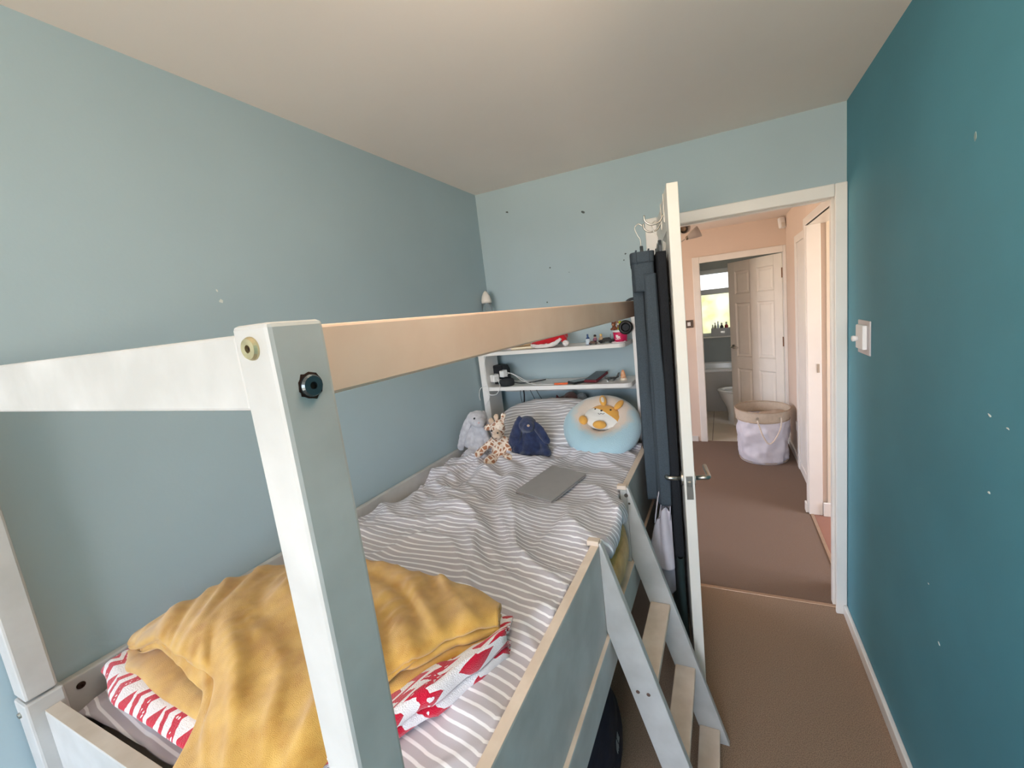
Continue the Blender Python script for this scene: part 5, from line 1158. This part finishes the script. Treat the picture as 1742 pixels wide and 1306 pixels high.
# cloth bag looped over the inner door handle
bgm = mat('lilac_white_cotton', (206, 200, 208), 0.9, nscale=30, namt=0.03, bump=0.15, bscale=300)
tt = thing('cloth_bag', 'crumpled white cloth bag hanging by its straps from the inner door handle', 'bag', dp(0.59, 0.06, 0.95))
def strip(pts, w, wd):
    pts = spline(pts, 6); P = []
    for i, p_ in enumerate(pts):
        k = i/(len(pts)-1); P.append([p_ + wd*(w*(j-2)/2) + DO*0.002*math.sin(j*2+k*7) for j in range(5)])
    return solid(grid_mesh(P), 0.003)
obj('strap', strip([dp(0.592, 0.088, 0.770), dp(0.588, 0.080, 0.85), dp(0.585, 0.073, 0.93), dp(0.585, 0.066, 0.968), dp(0.585, 0.057, 0.972), dp(0.585, 0.048, 0.966), dp(0.58, 0.046, 0.92), dp(0.59, 0.058, 0.775)], 0.012, DX), bgm, tt, smooth=True)
obj('strap', strip([dp(0.625, 0.112, 0.760), dp(0.618, 0.094, 0.86), dp(0.612, 0.078, 0.93), dp(0.610, 0.067, 0.969), dp(0.610, 0.057, 0.9735), dp(0.610, 0.047, 0.967), dp(0.615, 0.045, 0.90), dp(0.625, 0.054, 0.770)], 0.012, DX), bgm, tt, smooth=True)
P = []
for i in range(41):
    t = i/40; z = 0.790 - 0.190*t; row = []
    for k in range(49):
        a = 2*math.pi*k/48; w = 0.026 + 0.042*t**0.8; d = 0.022 + 0.030*t
        f = 0.006*math.sin(5*a + 2*t) + 0.005*noise.noise(Vector((math.cos(a)*2, math.sin(a)*2, z*9)))
        zz = z - 0.03*t*math.cos(a-0.5) + (0.030*(1-t)**3)*math.cos(2*a)
        row.append(dp(0.605 + (d+f)*math.cos(a), max(0.050, 0.070 + (w+f)*math.sin(a)), zz))
    P.append(row)
bb_ = grid_mesh(P); bmesh.ops.remove_doubles(bb_, verts=bb_.verts, dist=0.0003)
obj('body', solid(bb_, 0.003), bgm, tt, smooth=True)
P = []
for i in range(16):
    t = i/15; z = 0.602 - 0.13*t; row = []
    for k in range(49):
        a = 2*math.pi*k/48; f = 0.004*math.sin(4*a) + 0.004*noise.noise(Vector((math.cos(a)*2, math.sin(a)*2, z*9+5)))
        row.append(dp(0.60 + (0.045*(1-0.3*t)+f)*math.cos(a), max(0.050, 0.068 + (0.050*(1-0.35*t)+f)*math.sin(a)), z - 0.03*math.cos(a-0.5)))
    P.append(row)
bb_ = grid_mesh(P); bmesh.ops.remove_doubles(bb_, verts=bb_.verts, dist=0.0003)
obj('lower_lining', solid(bb_, 0.003), mat('grey_lilac_lining', (168, 164, 172), 0.9, nscale=30, namt=0.03), tt, smooth=True)

# ------------------------------------------------------------------ bag under the bed
bk = thing('holdall', 'dark navy bag with a small white print stored under the bed', 'bag', (-0.46, 0.83, 0.0))
b = NB(); ell(b, (-0.485, 0.98, 0.215), (0.12, 0.29, 0.205)); ell(b, (-0.485, 0.99, 0.155), (0.13, 0.31, 0.15)); ell(b, (-0.48, 0.94, 0.30), (0.10, 0.20, 0.12))
navy = mat('navy_nylon', (16, 24, 44), 0.6, 0.4, nscale=40, namt=0.15, bump=0.2, bscale=60)
bm_bag = blob(b, 0.012, 6, 0.004, 14)
bv = mathutils.bvhtree.BVHTree.FromPolygons([v.co for v in bm_bag.vertices], [p_.vertices[:] for p_ in bm_bag.polygons])
def onbag(y, z):
    h = bv.ray_cast(Vector((0.2, y, z)), Vector((-1, 0, 0))); return h[0] + h[1]*0.0015
prints = []
for r0_, r1_ in ((0.004, 0.010), (0.013, 0.018), (0.021, 0.026)):          # nested quarter arcs
    prints.append([[onbag(1.075 - r*math.cos(a*math.pi/2/8), 0.198 + r*math.sin(a*math.pi/2/8)) for r in (r0_, r1_)] for a in range(9)])
for k in range(3):                                                           # three short bars beside them
    z = 0.201 + k*0.008
    prints.append([[onbag(1.080, z), onbag(1.080, z+0.005)], [onbag(1.100, z), onbag(1.100, z+0.005)]])
prints.append([[onbag(0.995 + 0.010*math.sin(a*0.5), 0.21 - 0.010*a), onbag(1.000 + 0.010*math.sin(a*0.5), 0.21 - 0.010*a)] for a in range(7)])
obj('body', bm_bag, navy, bk, smooth=True)
pb = NB()
for g_ in prints:
    q_ = grid_mesh(g_); me = bpy.data.meshes.new('t'); q_.to_mesh(me); q_.free(); pb.from_mesh(me); bpy.data.meshes.remove(me)
obj('printed_emblem', pb, mat('faded_white_print', (176, 182, 184), 0.7, nscale=80, namt=0.15), bk)
obj('carry_strap', tube(NB(), spline([(-0.42, 0.72, 0.37), (-0.42, 0.80, 0.43), (-0.43, 0.92, 0.44), (-0.43, 1.05, 0.41), (-0.44, 1.13, 0.35)], 8), 0.010, 8), navy, bk, smooth=True)
